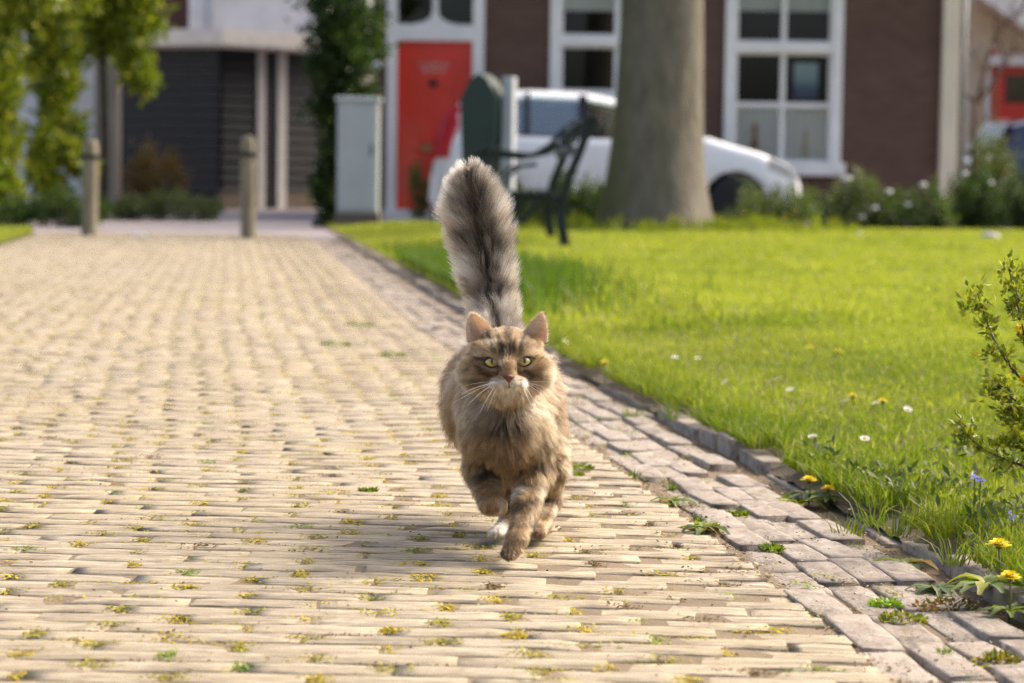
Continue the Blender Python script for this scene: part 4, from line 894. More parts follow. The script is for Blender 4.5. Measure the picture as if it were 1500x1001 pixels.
# daisies
DL = []
def daisy_mesh():
    rg = random.Random(2); V, F, C = [], [], []
    for k in range(16):
        a = 2*math.pi*k/16; d = np.array([math.cos(a), math.sin(a), 0]); s = np.array([-d[1], d[0], 0]); b = len(V); V += [d*.003, d*.008-s*.0018+np.array([0, 0, .001]), d*.0115+np.array([0, 0, .002]), d*.008+s*.0018+np.array([0, 0, .001])]; F.append((b, b+1, b+2, b+3)); C += [(.85, .84, .82)]*4
    b = len(V); V += [np.array([0, 0, .004])]+[np.array([.0042*math.cos(q), .0042*math.sin(q), .001]) for q in np.linspace(0, 5.5, 8)]; C += [(.75, .5, .02)]*9
    F += [(b, b+1+k, b+1+(k+1) % 8, b) for k in range(8)]
    me = bpy.data.meshes.new('flower_head'); me.from_pydata([tuple(v) for v in V], [], [tuple(dict.fromkeys(f)) for f in F]); me.update(); setcol(me, np.array(C)); return me
DME = daisy_mesh(); DME.materials.append(PETW); mb = MB(); mb.tube([(0, 0, -.05), (.002, 0, -.02), (0, 0, .001)], .0009, 5); _st = mb.obj('stem', STG); SME = _st.data; bpy.data.objects.remove(_st)
def daisy(px, py, z=.045):
    p = ground(px, py, z); t = thing('daisy', 'small white daisy open in the sunlit lawn grass', 'flower', tuple(p), random.random()*6, 'white daisies in the lawn'); t.rotation_euler[1] = random.uniform(-.4, .2); t.rotation_euler[0] = random.uniform(.1, .6)
    link('flower_head', DME, None, t); link('stem', SME, None, t); return t
for px, py in ((828, 501), (989, 524), (1022, 525), (1242, 504), (1223, 503), (1384, 488), (1404, 471), (1308, 467), (1267, 643), (1239, 587), (1283, 591), (1157, 571), (1340, 520), (1100, 470), (905, 460), (1190, 640), (1062, 560), (1330, 600), (950, 430), (1460, 440)): DL.append(daisy(px, py))
ordinals(DL, '%s white daisies in the sunlit lawn')
# ---- weeds in the joints
def tuft(n, h, w_, rg, pal, spread):
    X, Y = rg.normal(0, spread, n), rg.normal(0, spread, n); a = rg.uniform(0, 6.28, n); b = np.arctan2(Y, X)+rg.normal(0, .6, n); l = rg.uniform(.2, 1.0, n)*h; hh = h*rg.uniform(.45, 1.15, n)
    P = np.stack([X, Y, np.full(n, -.004)], 1); s = np.stack([np.cos(a), np.sin(a), 0*a], 1)*w_/2; d = np.stack([np.cos(b)*l, np.sin(b)*l, 0*b], 1); z = np.array([0, 0, 1.])
    V = np.stack([P-s, P+s, P+d*.35+z*hh[:, None]*.6-s*.8, P+d*.35+z*hh[:, None]*.6+s*.8, P+d+z*hh[:, None]*.95], 1).reshape(-1, 3); base_ = np.arange(n)[:, None, None]*5
    return fastmesh('blades', V, (np.array([[0, 1, 3], [0, 3, 2], [2, 3, 4]])[None]+base_).reshape(-1, 3), np.repeat(pick_col(n, pal, rg), 5, 0))
def clover(n, rad, h, L, rg, pal):
    r_, a = rad*np.sqrt(rg.random(n)), rg.uniform(0, 6.28, n); P = np.stack([r_*np.cos(a), r_*np.sin(a)*.7, rg.random(n)*h*(1-r_/rad*.7)], 1); D = np.stack([np.cos(a), np.sin(a), rg.uniform(.1, 1, n)], 1)+rg.normal(size=(n, 3))*.4
    return leaf_mesh('leaves', P, L*rg.uniform(.6, 1.3, n), L*.6, D, pick_col(n, pal, rg))
GP = [(.16, .22, .02), (.24, .28, .03), (.10, .15, .02)]; YP = [(.34, .30, .03), (.24, .22, .03), (.28, .16, .03), (.17, .2, .03)]; RP = [(.22, .09, .03), (.16, .10, .03), (.2, .17, .04)]
weeds = [  # px, py, kind, size, palette, label
    (842, 680, 'c', .030, GP, 'small pale green weed in the road right of the cat'), (838, 690, 'c', .016, GP, 'tiny weed just below the pale one beside the cat'), (930, 690, 't', .020, GP, 'thin grass tuft at the start of the grey gutter'),
    (985, 728, 'r', .034, GP+YP, 'flat green weed rosette where road and gutter meet'), (1034, 768, 'r', .044, YP+GP, 'bright yellow green weed rosette lying over the gutter edge'), (985, 703, 't', .016, GP, 'small grass sprig in a gutter joint above the flat rosette'),
    (1022, 752, 't', .014, GP, 'short grass sprig between the two flat rosettes'), (1298, 868, 'c', .018, [(.2, .34, .03), (.28, .40, .04)], 'vivid green weed clump in a gutter joint at the lower right'), (1322, 890, 'c', .028, YP+GP, 'olive and brown weed spreading below the vivid green clump'),
    (1392, 832, 't', .050, GP, 'dense grass tuft in front of the kerb at the lower right'), (1372, 846, 'r', .036, [(.12, .17, .05), (.16, .2, .08)], 'grey green broad leaved plantain beside the dense grass tuft'), (1390, 870, 'c', .040, RP, 'reddish brown weed mat under the dense grass tuft'),
    (1445, 870, 'r', .050, GP+PAL_FRESH, 'large leafy dandelion rosette below the right kerb stones'), (1245, 768, 't', .045, GP, 'yellow green grass tuft before the low kerb stone'), (1280, 775, 't', .048, GP, 'second grass tuft along the low kerb stone'), (1310, 790, 't', .048, GP, 'tall grass sprig at the end of the low kerb stone'),
    (1330, 808, 'r', .044, YP+GP, 'yellow leaved rosette at the kerb near the tall sprig'), (1382, 940, 't', .016, GP, 'single grass sprig between gutter bricks near the bottom'), (1465, 945, 'c', .020, YP, 'small orange tinged weed in the outer gutter joint'),
    (1168, 722, 'r', .050, GP+PAL_FRESH, 'broad bright rosette under the dandelion pair at the kerb'), (1080, 740, 'c', .016, GP, 'small weed in the middle of the gutter'), (1130, 790, 'c', .014, GP, 'little green weed in a gutter brick corner'),
    (490, 505, 'c', .045, GP, 'green weed far back on the brick road'), (575, 520, 'c', .040, GP, 'weed left of the cat on the brick road'), (527, 476, 'c', .05, GP, 'weed patch in the road toward the bollards'), (925, 600, 't', .035, GP, 'grass tuft leaning over the kerb behind the gutter'), (985, 618, 't', .045, GP, 'pale grass tuft at the crumbled kerb end'), (540, 720, 'c', .012, GP, 'tiny green weed at the left of the paws')]
for px, py, kd_, sz, pal, lab in weeds:
    p = ground(px, py, 0.0); p[2] = road_z(p[0], p[1])-.002 if p[0] < kerb_x(p[1]) else .008; rg = np.random.default_rng(int(px*3+py))
    me = tuft(34, sz*1.15, .0024, rg, pal, sz*.22) if kd_ == 't' else rosette(13, sz*1.25, sz*.42, rg, pal, .5) if kd_ == 'r' else clover(150, sz*1.1, sz*.45, .0085, rg, pal)
    o = link('weed', me, LEAF, None, tuple(p)); tag(o, lab, 'weed', 'weeds in the paving joints')
# ragged taller growth just behind the kerb
def kerb_region(n, rg):
    Y = 2.0+rg.random(n)**1.4*6; cl = np.sin(Y*7)+np.sin(Y*17+1); Y = Y[cl > -.6]; X = kerb_x(Y)+.050+np.abs(rg.normal(0, .06, len(Y))); return X, Y, lawn_z(X, Y)-.004
grass('kerb_grass', 15000, kerb_region, lambda X, Y: .038+0*X, lambda X, Y: .0022+.0003*Y, [(.13, .19, .015), (.26, .29, .03), (.36, .33, .11)], lean=.8)
def broad():
    rg = np.random.default_rng(77); n = 7000; Y = 2.2+rg.random(n)**1.3*2.0; X = kerb_x(Y)+.10+rg.random(n)**1.5*.55; P = np.stack([X, Y, lawn_z(X, Y)+rg.random(n)*.03], 1)
    keep = (np.sin(X*19+Y*7)+np.sin(Y*13-X*5)+rg.normal(0, .4, n)) > .1; P = P[keep]; n = len(P)
    link('ground_leaves', leaf_mesh('ground_leaves', P, .020*rg.uniform(.5, 1.4, n), .009, rg.normal(size=(n, 3))+np.array([0, 0, .5]), pick_col(n, PAL_MID+PAL_GREY+GP, rg)), LEAF, None, None, 'stuff')
broad()
# blue forget-me-nots
BLU = (.30, .32, .66)
for px, py, d in ((1428, 700, 3.55), (1436, 704, 3.53), (1482, 758, 3.25)):
    p = at(px, py, d); V, F, C = [], [], []; zz = lawn_z(p[0], p[1])
    t = thing('forget_me_not', {1428: 'blue flower cluster beside the pale stones on the right', 1436: 'small blue flower just right of the blue cluster', 1482: 'tiny blue flower among leaves above the dandelions'}[px], 'flower', (p[0], p[1], zz), 0, 'small blue flowers by the shrub'); rg = np.random.default_rng(px); q = rg.normal(0, .0035, (12, 3))+np.array([0, 0, p[2]-zz])
    link('flower_head', leaf_mesh('flower_head', q, .006, .006, rg.normal(size=(12, 3))+np.array([0, -1, 1]), np.tile(np.array(BLU), (12, 1))), PETW, t); mb = MB(); mb.tube([(0, 0, -.01), (0, 0, p[2]-zz)], .0012, 5); mb.obj('stem', STG, t)
# pale stones, a curled dead leaf, bits of litter
STN = mat('pale_stone', (.45, .42, .38), .9, var=.2, scale=60, bump=.3)
def stone(px, py, r, lab, z=.03, c=STN, nm='stone'):
    p = ground(px, py, z); rg = np.random.default_rng(int(px+py)); mb = MB(); prof = [(0, -.6), (.7, -.5), (1, 0), (.75, .45), (.3, .62), (0, .64)]; mb.lathe([(a*r, b_*r) for a, b_ in prof], n=9); mb.v = [(x*(1+.25*math.sin(y*40/r*.02+z_*9)), y*.8+rg.normal(0, r*.06), z_+rg.normal(0, r*.06)) for x, y, z_ in mb.v]
    o = mb.obj(nm, c, smooth=True, loc=tuple(p)); tag(o, lab, nm)
stone(1413, 708, .016, 'pale stone on the bare earth left of the blue flowers', .015); stone(1372, 688, .012, 'small pale pebble behind the pale stone', .02); stone(1386, 742, .018, 'brown clod of earth behind the kerb', .012, M['earth'], 'clod')
stone(1450, 351, .10, 'white stone lying at the far edge of the lawn', .06); stone(1182, 331, .07, 'small whitish stone by the shrub at the end of the car', .08); stone(1258, 346, .05, 'whitish pebble at the foot of the house bed', .05)
mb = MB(); pts = [(-.02, 0, .002), (-.008, .006, .012), (.006, .004, .013), (.02, -.003, .004)]
V = [(x, y+dy, z+abs(dy)*.3) for x, y, z in pts for dy in (-.011, 0, .011)]; mb.add(V, [(i*3+j, i*3+j+1, (i+1)*3+j+1, (i+1)*3+j) for i in range(3) for j in range(2)])
p = ground(1136, 565, .05); tag(mb.obj('dead_leaf', mat('dry_leaf', (.42, .34, .22), .7), loc=tuple(p)), 'curled pale brown dead leaf lying on the lawn', 'leaf')
mb = MB(); mb.box(-.06, .06, -.05, .05, 0, .018); p = ground(203, 346, 0); tag(mb.obj('crumpled_paper', mat('paper_blue_white', (.62, .70, .75), .7), bevel=.012, loc=(p[0], p[1], .0)), 'crumpled pale blue paper at the end of the brick road', 'litter')
# ---- flowering shrub that leans into the picture at the right
def flower_shrub():
    b0 = ground(1560, 735, .05); t = thing('flowering_shrub', 'twiggy shrub with small leaves and yellow flowers at the right edge', 'shrub', tuple(b0)); o = np.array(t.location); rg = np.random.default_rng(15)
    D0 = 3.42; stems = [[(1560, 735), (1545, 640), (1512, 540), (1478, 395)], [(1560, 735), (1520, 570), (1488, 552), (1462, 510), (1449, 485), (1432, 430)], [(1560, 735), (1530, 600), (1500, 598), (1480, 580), (1455, 562)], [(1565, 735), (1520, 690), (1480, 676), (1440, 660), (1408, 628)], [(1570, 735), (1560, 600), (1530, 480), (1500, 400)], [(1565, 735), (1530, 640), (1500, 620), (1478, 605)], [(1565, 740), (1530, 700), (1500, 660), (1485, 640)], [(1565, 735), (1540, 560), (1510, 470), (1492, 440)]]
    tips, LP, LD = [], [], []
    for k, s in enumerate(stems):
        dd = D0+.05*math.sin(k*2.1); P = np.array([at(x, y, dd+.02*math.sin(x*.05)) for x, y in s]); P[0] = b0+rg.normal(0, .01, 3)*[1, 1, 0]
        tt_ = np.linspace(0, 1, len(P)); tf = np.linspace(0, 1, 14); Q = np.stack([np.interp(tf, tt_, P[:, i]) for i in range(3)], 1)
        for _ in range(2): Q[1:-1] = (Q[:-2]+2*Q[1:-1]+Q[2:])/4
        mb = MB(); mb.tube(Q-o, np.linspace(.0030, .0011, 14), 6); mb.obj('stem', STEMM, t, smooth=True)
        ax = norm(np.gradient(Q, axis=0))
        for i in range(4, 14):
            nn = int(8+14*(i > 9)+18*(i > 11)); LP.append(Q[i]+rg.normal(0, .0045+.0045*(i > 10), (nn, 3))); LD.append(ax[i]*.9+rg.normal(size=(nn, 3))*.75)
        for q in (12, 10, 8, 6):                                            # short side shoots ending in leaf rosettes
            c = Q[q]+ax[q]*.006+rg.normal(0, .010, 3)*[1, .6, 1]; mb = MB(); mb.tube([Q[q]-o, (Q[q]+c)/2-o+np.array([0, 0, .002]), c-o], [.0010, .0009, .0006], 5); mb.obj('twig', STEMM, t, smooth=True); nn = 30; dr_ = rg.normal(size=(nn, 3)); LP.append(c+dr_*.0055); LD.append(dr_+np.array([0, 0, .9]))
        tips.append(Q[-1])
    LP, LD = np.concatenate(LP), np.concatenate(LD); n = len(LP)
    link('leaves', leaf_mesh('leaves', LP-o, 0.0145*rg.uniform(.55, 1.25, n), .0062, LD, pick_col(n, [(.22, .26, .02), (.32, .34, .03), (.15, .19, .018), (.40, .38, .05)], rg)), LEAF, t)
    for k, q in enumerate(tips+[at(1494, 487, D0), at(1496, 563, D0), at(1428, 524, D0), at(1470, 590, D0), at(1490, 425, D0)]):
        big = k in (8, 9); m = 26 if big else 12; dirs = rg.normal(size=(m, 3))+np.array([0, -.4, .6]); col = np.array((.75, .55, .02)) if (big or k % 2 == 0) else np.array((.30, .10, .03))
        link('flower', leaf_mesh('flower', q-o+dirs*.0016+np.array([0, 0, .003]), .0075 if big else .0048, .006 if big else .0034, dirs, col*rg.uniform(.7, 1.2, (m, 1))), PETW, t)
flower_shrub()
FUR_N=250000
# ================================================================== the cat
def make_cat():
    prims = []
    def cap(g, k, *nodes):
        pr = [(at(a, b, d), r*d/FPX) for a, b, d, r in nodes]
        for (p, rp), (q, rq) in zip(pr, pr[1:]): prims.append((g, k, 'c', p, rp, q, rq))
    def ell(g, k, a, b, d, rx, ry, rz): prims.append((g, k, 'e', at(a, b, d), np.array([rx*d/FPX, ry, rz*d/FPX])))
    # trunk
    ell('body', .02, 742, 622, 3.20, 52, .070, 60)
    ell('body', .03, 738, 592, 3.33, 62, .110, 64)
    ell('body', .03, 736, 592, 3.44, 74, .110, 68)
    ell('body', .03, 733, 570, 3.53, 74, .090, 66)
    ell('body', .02, 694, 602, 3.47, 33, .070, 48)
    ell('body', .02, 788, 606, 3.46, 30, .070, 56)
    cap('body', .02, (742, 560, 3.20, 40), (742, 605, 3.22, 46))
    # head
    ell('head', .012, 742, 523, 3.175, 47, .052, 42)
    ell('head', .012, 707, 546, 3.160, 27, .028, 25); ell('head', .012, 777, 546, 3.160, 27, .028, 25)
    ell('head', .010, 722, 514, 3.140, 16, .016, 11); ell('head', .010, 765, 513, 3.140, 16, .016, 11)
    cap('head', .010, (744, 515, 3.135, 11), (744, 540, 3.112, 9.5), (745, 552, 3.103, 8.5))
    ell('head', .010, 733, 563, 3.114, 14, .014, 10.5); ell('head', .010, 757, 563, 3.114, 14, .014, 10.5)
    ell('head', .012, 744, 576, 3.126, 14, .014, 10)
    ell('head', .020, 744, 571, 3.150, 33, .028, 19)
    # front legs
    cap('leg', .018, (780, 640, 3.20, 27), (780, 690, 3.215, 22), (771, 745, 3.15, 15.5), (757, 792, 3.10, 14))
    cap('paw', .008, (757, 790, 3.10, 14), (747, 809, 3.09, 12))
    for a, b, d in ((739, 812, 3.088), (745, 816, 3.082), (752, 814, 3.085), (759, 807, 3.09)): cap('paw', .0022, (752, 798, 3.095, 8), (a, b, d-.004, 6.6))
    cap('leg', .018, (706, 640, 3.21, 26), (707, 688, 3.235, 20), (719, 738, 3.165, 14.5))
    cap('paw', .008, (719, 739, 3.165, 14.5), (729, 742, 3.20, 13.5))
    for k in range(3): cap('paw', .004, (727, 742, 3.20, 9), (724+6*k, 739, 3.235, 6.5))
    # hind legs
    cap('leg', .015, (702, 630, 3.46, 26), (724, 680, 3.40, 20), (750, 726, 3.42, 11), (742, 768, 3.34, 10))
    cap('paw', .008, (742, 770, 3.34, 10), (728, 781, 3.285, 10.5))
    for k in range(3): cap('paw', .004, (730, 780, 3.29, 7), (720+6*k, 783, 3.272-.003*(k == 1), 5.6))
    cap('leg', .015, (790, 620, 3.46, 26), (806, 685, 3.37, 19), (806, 735, 3.42, 11), (795, 768, 3.34, 10.5))
    cap('paw', .008, (795, 770, 3.34, 10.5), (789, 779, 3.29, 11.5))
    for k in range(3): cap('paw', .004, (789, 778, 3.295, 7), (782+6.5*k, 782, 3.277-.003*(k == 1), 5.8))
    TAIL = [(731, 505, 3.55, 16), (726, 470, 3.60, 14), (717, 420, 3.615, 13), (706, 365, 3.615, 12.5), (697, 315, 3.605, 12), (692, 276, 3.595, 10), (690, 256, 3.59, 7)]
    cap('tail', .012, *TAIL)

    def pd(p, X):
        if p[2] == 'e':
            q = X-p[3]; k0 = np.linalg.norm(q/p[4], axis=-1); k1 = np.linalg.norm(q/p[4]**2, axis=-1)
            return k0*(k0-1)/np.maximum(k1, 1e-6)
        a, ra, b, rb = p[3:]; ab = b-a; t = np.clip(((X-a)@ab)/(ab@ab), 0, 1)
        return np.linalg.norm(X-a-t[..., None]*ab, axis=-1)-(ra+(rb-ra)*t)
    def smin(a, b, k):
        h = np.maximum(k-np.abs(a-b), 0)/k; return np.minimum(a, b)-h*h*k*.25
    def sdf(X):
        D = np.full(X.shape[:-1], 1.0)
        for p in prims: D = smin(D, pd(p, X), p[1])
        return D
    # --- surface nets on a grid
    lo = np.array([9., 9, 9]); hi = -lo
    for p in prims:
        for c, r in (((p[3], p[4].max()),) if p[2] == 'e' else ((p[3], p[4]), (p[5], p[6]))):
            lo = np.minimum(lo, c-r-.015); hi = np.maximum(hi, c+r+.015)
    hv = .0030; n = np.ceil((hi-lo)/hv).astype(int)+1
    D = np.full(n, .2, np.float32); ax = [lo[i]+hv*np.arange(n[i]) for i in range(3)]
    for p in prims:
        ext = [(p[3]-p[4], p[3]+p[4])] if p[2] == 'e' else [(p[3]-p[4], p[3]+p[4]), (p[5]-p[6], p[5]+p[6])]
        a = np.min([e[0] for e in ext], 0)-.035; b = np.max([e[1] for e in ext], 0)+.035
        i0 = np.clip(((a-lo)/hv).astype(int), 0, n-1); i1 = np.clip(((b-lo)/hv).astype(int)+2, 0, n)
        sl_ = tuple(slice(i0[k], i1[k]) for k in range(3))
        X = np.stack(np.meshgrid(*[ax[k][sl_[k]] for k in range(3)], indexing='ij'), -1)
        D[sl_] = smin(D[sl_], pd(p, X), p[1])
    c8 = [D[i:n[0]-1+i, j:n[1]-1+j, k:n[2]-1+k] for i in (0, 1) for j in (0, 1) for k in (0, 1)]
    ins = sum((c < 0).astype(np.int8) for c in c8); act = (ins > 0) & (ins < 8)
    idx = np.full(act.shape, -1, np.int32); cells = np.argwhere(act); idx[act] = np.arange(len(cells))
    V = np.zeros((len(cells), 3)); cnt = np.zeros(len(cells))
    val = [c[act].astype(float) for c in c8]; off = [(i, j, k) for i in (0, 1) for j in (0, 1) for k in (0, 1)]
    for a in range(8):
        for b in range(a+1, 8):
            if sum(x != y for x, y in zip(off[a], off[b])) != 1: continue
            m = (val[a] < 0) != (val[b] < 0); t = np.where(m, val[a]/np.where(m, val[a]-val[b], 1), 0)
            P = np.array(off[a])+t[:, None]*(np.array(off[b])-np.array(off[a])); V[m] += P[m]; cnt[m] += 1
    V = lo+hv*(cells+V/cnt[:, None])
    quads = []
    for axn in range(3):
        o1, o2 = [(1, 2), (2, 0), (0, 1)][axn]
        s0 = [slice(1, n[k]-1) for k in range(3)]; s1 = list(s0); s0[axn] = slice(0, n[axn]-1); s1[axn] = slice(1, n[axn])
        A, B = D[tuple(s0)] < 0, D[tuple(s1)] < 0
        for flip in (0, 1):
            e = np.argwhere((A & ~B) if not flip else (~A & B)) + [0 if k == axn else 1 for k in range(3)]
            def q(d1, d2):
                z = e.copy(); z[:, o1] -= d1; z[:, o2] -= d2; return idx[z[:, 0], z[:, 1], z[:, 2]]
            Q = np.stack([q(1, 1), q(0, 1), q(0, 0), q(1, 0)], 1); quads.append(Q[:, ::-1] if flip else Q)
    Q = np.concatenate(quads); Q = Q[(Q >= 0).all(1)]
    for _ in range(2):
        acc = np.zeros_like(V); c_ = np.zeros(len(V))
        for a in range(4):
            np.add.at(acc, Q[:, a], V[Q[:, (a+1) % 4]]); np.add.at(acc, Q[:, a], V[Q[:, a-1]]); np.add.at(c_, Q[:, a], 2)
        V = V*.5+.5*acc/np.maximum(c_, 1)[:, None]
    nbody = len(V)
    # --- ears: thin curved sheets that grow out of the head (same mesh)
    EAR = []
    def ear(bi, bo, tip, mid_i, mid_o, dep):
        nonlocal V, Q
        nt_, ns = 12, 9; g = []
        for side in (0, 1):
            for i in range(nt_):
                t = i/(nt_-1); tt = t
                def bez(a, m, b): a, m, b = map(np.array, (a, m, b)); return (1-tt)**2*a+2*tt*(1-tt)*m+tt*tt*b
                L, R_ = bez(bi, mid_i, tip), bez(bo, mid_o, tip)
                for j in range(ns):
                    s = -1+2*j/(ns-1); px, py = (L+R_)/2+(R_-L)/2*s
                    cav = (1-s*s)*(1-t)**.7*.016
                    g.append(at(px, py, dep+cav+.010*t+(.0022*(1-.5*abs(s)) if side else 0)))
        b0 = len(V); k = lambda sd, i, j: b0+sd*nt_*ns+i*ns+j
        q = []
        for i in range(nt_-1):
            for j in range(ns-1):
                q.append((k(0, i, j), k(0, i, j+1), k(0, i+1, j+1), k(0, i+1, j))); q.append((k(1, i, j), k(1, i+1, j), k(1, i+1, j+1), k(1, i, j+1)))
            q.append((k(0, i, 0), k(0, i+1, 0), k(1, i+1, 0), k(1, i, 0))); q.append((k(0, i, ns-1), k(1, i, ns-1), k(1, i+1, ns-1), k(0, i+1, ns-1)))
        q = np.array(q); gg = np.array(g)
        # make the first face look at the camera
        f0 = q[0]-b0; nn = np.cross(gg[f0[1]]-gg[f0[0]], gg[f0[2]]-gg[f0[0]])
        if nn[1] > 0: q = q[:, ::-1]
        EAR.append((len(Q), len(Q)+len(q), nt_, ns, b0)); V = np.concatenate([V, gg]); Q = np.concatenate([Q, q])
    ear((724, 491), (685, 503), (691.5, 460.5), (712, 462), (678, 470), 3.165)
    ear((764, 490), (801, 503), (794.5, 457.5), (779, 471), (804, 475), 3.165)
    nf = len(Q); earface = np.zeros(nf, np.int8)
    for a, b, nt_, ns, b0 in EAR: earface[a:b] = 1
    tri = np.concatenate([Q[:, [0, 1, 2]], Q[:, [0, 2, 3]]]); earT = np.concatenate([earface, earface])
    fn = np.cross(V[tri[:, 1]]-V[tri[:, 0]], V[tri[:, 2]]-V[tri[:, 0]]); area = np.linalg.norm(fn, axis=1)/2
    VN = np.zeros_like(V)
    for a in range(3): np.add.at(VN, tri[:, a], fn)
    VN = norm(VN); fnn = norm(fn)

    root = thing('cat', 'fluffy brown tabby cat running towards the viewer with bushy tail up', 'cat', tuple(ground(745, 805)))
    O = np.array(root.location)
    # --- pattern of the coat, in the cat's own frame
    bg_ = [np.random.default_rng(s).normal(size=(3, 6)) for s in range(4)]
    ph = np.random.default_rng(5).uniform(0, 6.28, (4, 6))
    def wob(P, f, s=0): return sum(np.sin(f*(P@bg_[s][:, i])+ph[s, i]) for i in range(6))/6**.5*.8
    def groups(P):
        g = {}
        for p in prims:
            d = pd(p, P); g[p[0]] = d if p[0] not in g else np.minimum(g[p[0]], d)
        return g
    def stroke(u, v, x0, y0, x1, y1, wd):
        dx, dy = x1-x0, y1-y0; t = np.clip(((u-x0)*dx+(v-y0)*dy)/(dx*dx+dy*dy+1e-9), 0, 1)
        return np.exp(-((u-x0-t*dx)**2+(v-y0-t*dy)**2)/wd**2)
    def Z(x, y): return 660+x/7.153, 460+y/7.153
    EYES = [((430, 506), (74, 52), .17, (363, 464), (522, 556)), ((772, 496), (73, 52), -.17, (840, 452), (684, 548))]
    TAN, DARK, CREAM, WHITE, ORNG, GREYB = (np.array(srgb(*c)) for c in ((150, 116, 76), (28, 21, 15), (208, 186, 148), (234, 225, 208), (142, 98, 58), (98, 80, 60)))
    def coat(P, ear_=None):
        u, v, _ = proj(P); g = groups(P); m = np.min(list(g.values()), 0)
        wgt = {k: np.exp(-(d-m)/.006) for k, d in g.items()}; tot = sum(wgt.values()); wgt = {k: x/tot for k, x in wgt.items()}
        n1 = wob(P, 55, 0); n2 = wob(P, 130, 1); n3 = wob(P, 24, 2)
        def mx(c, t, a): return c+(t-c)*np.clip(a, 0, 1)[:, None]
        # head
        H = np.tile(TAN*1.12, (len(P), 1)); H = mx(H, GREYB, .15+.25*n1)
        def st(col, amt, wd, *pts):
            nonlocal H
            pts = [Z(*p) for p in pts]
            a = np.max([stroke(u, v, *p, *q, wd) for p, q in zip(pts, pts[1:])], 0); H = mx(H, np.array(col), amt*a)
        st(CREAM, .55, 9, (180, 640), (230, 800), (330, 920)); st(CREAM, .5, 9, (1010, 640), (980, 780), (860, 930))
        st(DARK, .9, 8, (600, 110), (595, 240)); st(DARK, .8, 5, (600, 240), (590, 380))
        for x, y0, y1, ww in ((470, 300, 430, 2.3), (525, 260, 420, 2.4), (655, 290, 400, 2.2), (720, 300, 420, 2.3), (420, 200, 320, 3), (760, 190, 330, 3), (560, 330, 430, 1.8), (620, 300, 440, 1.8)):
            st(DARK, .95, ww*1.3, (x+(x-595)*.25, y0), (x, (y0+y1)/2), (x, y1))
        for x in (445, 497, 690, 745): st(CREAM, .5, 2.2, (x+(x-595)*.2, 310), (x, 420))
        st(DARK, .55, 5, (330, 250), (400, 330)); st(DARK, .55, 5, (860, 240), (790, 320))
        st(CREAM, .75, 3.2, (480, 455), (535, 520)); st(CREAM, .75, 3.2, (690, 500), (740, 435), (830, 400)); st(CREAM, .5, 4, (330, 440), (430, 430))
        st(CREAM, .8, 3.0, (390, 575), (480, 590)); st(CREAM, .8, 3.0, (730, 585), (830, 560))
        st(ORNG, .65, 6, (605, 530), (605, 620)); st(ORNG, .5, 5, (520, 640), (470, 640)); st(ORNG, .4, 4, (700, 650), (735, 660))
        st(DARK, .75, 2.2, (505, 540), (528, 600)); st(DARK, .75, 2.2, (690, 530), (676, 590))
        st(DARK, .75, 2.6, (362, 462), (290, 500), (215, 610)); st(DARK, .75, 2.6, (842, 452), (920, 500), (990, 520))
        st(DARK, .85, 2.6, (300, 560), (340, 620), (430, 650)); st(DARK, .45, 2.5, (350, 590), (420, 600)); st(DARK, .6, 4, (190, 690), (300, 700))
        st(DARK, .9, 3.6, (770, 600), (840, 650), (800, 690)); st(DARK, .6, 3, (880, 640), (960, 690)); st(DARK, .5, 4, (880, 590), (960, 560)); st(DARK, .35, 6, (180, 420), (230, 330)); st(DARK, .35, 6, (1010, 420), (960, 340))
        st(WHITE, .97, 4.8, (445, 727), (540, 722), (590, 722)); st(WHITE, .97, 4.8, (635, 724), (690, 720), (770, 724))
        st(CREAM, .8, 8, (480, 785), (750, 785)); st(CREAM, .6, 12, (430, 840), (790, 840)); st(WHITE, .6, 6, (560, 795), (680, 795))
        for k in range(4):
            for sx in (-1, 1): st(ORNG*.5, .6, 1.0, (612+sx*(105+25*k), 690+5*k), (612+sx*(118+25*k), 692+5*k))
        # body
        B = mx(np.tile(TAN*.88, (len(P), 1)), GREYB*.85, .18+.3*n3)
        B = mx(B, DARK*1.5, np.clip(1.5*n1-.55, 0, .7)); B = mx(B, CREAM*.9, np.clip(-.8*n1-.45, 0, .35))
        B = mx(B, CREAM, .42*stroke(u, v, 716, 592, 772, 592, 11)*(P[:, 1] < 3.2))
        B = mx(B, np.array(srgb(150, 118, 92)), .35*np.clip((P[:, 1]-3.25)/.15, 0, 1))
        B = mx(B, DARK, .2*stroke(u, v, 700, 622, 735, 618, 8)*(P[:, 1] < 3.25)); B = mx(B, DARK, .3*stroke(u, v, 740, 602, 760, 606, 7)*(P[:, 1] < 3.22))
        B = mx(B, DARK, .55*stroke(u, v, 668, 640, 676, 610, 8)*(P[:, 1] > 3.22))
        # legs
        Lg = mx(np.tile(TAN*.92, (len(P), 1)), CREAM, .08+.25*n2)
        ring = np.sin((v*1.0+.25*u+6*n1)/4.6); Lg = mx(Lg, DARK*1.1, np.clip(ring-.1, 0, 1)*.85)
        Lg = mx(Lg, DARK, .75*stroke(u, v, 760, 676, 800, 672, 8)); Lg = mx(Lg, DARK, .55*stroke(u, v, 712, 680, 732, 690, 7)); Lg = mx(Lg, DARK, .6*stroke(u, v, 806, 700, 815, 690, 7))
        Lg = mx(Lg, WHITE, .9*stroke(u, v, 753, 728, 766, 715, 4.5)); Lg = mx(Lg, WHITE, .8*stroke(u, v, 733, 735, 735, 750, 3.5)*(P[:, 1] < 3.26)); Lg = mx(Lg, ORNG*1.1, .5*stroke(u, v, 742, 690, 742, 725, 6))
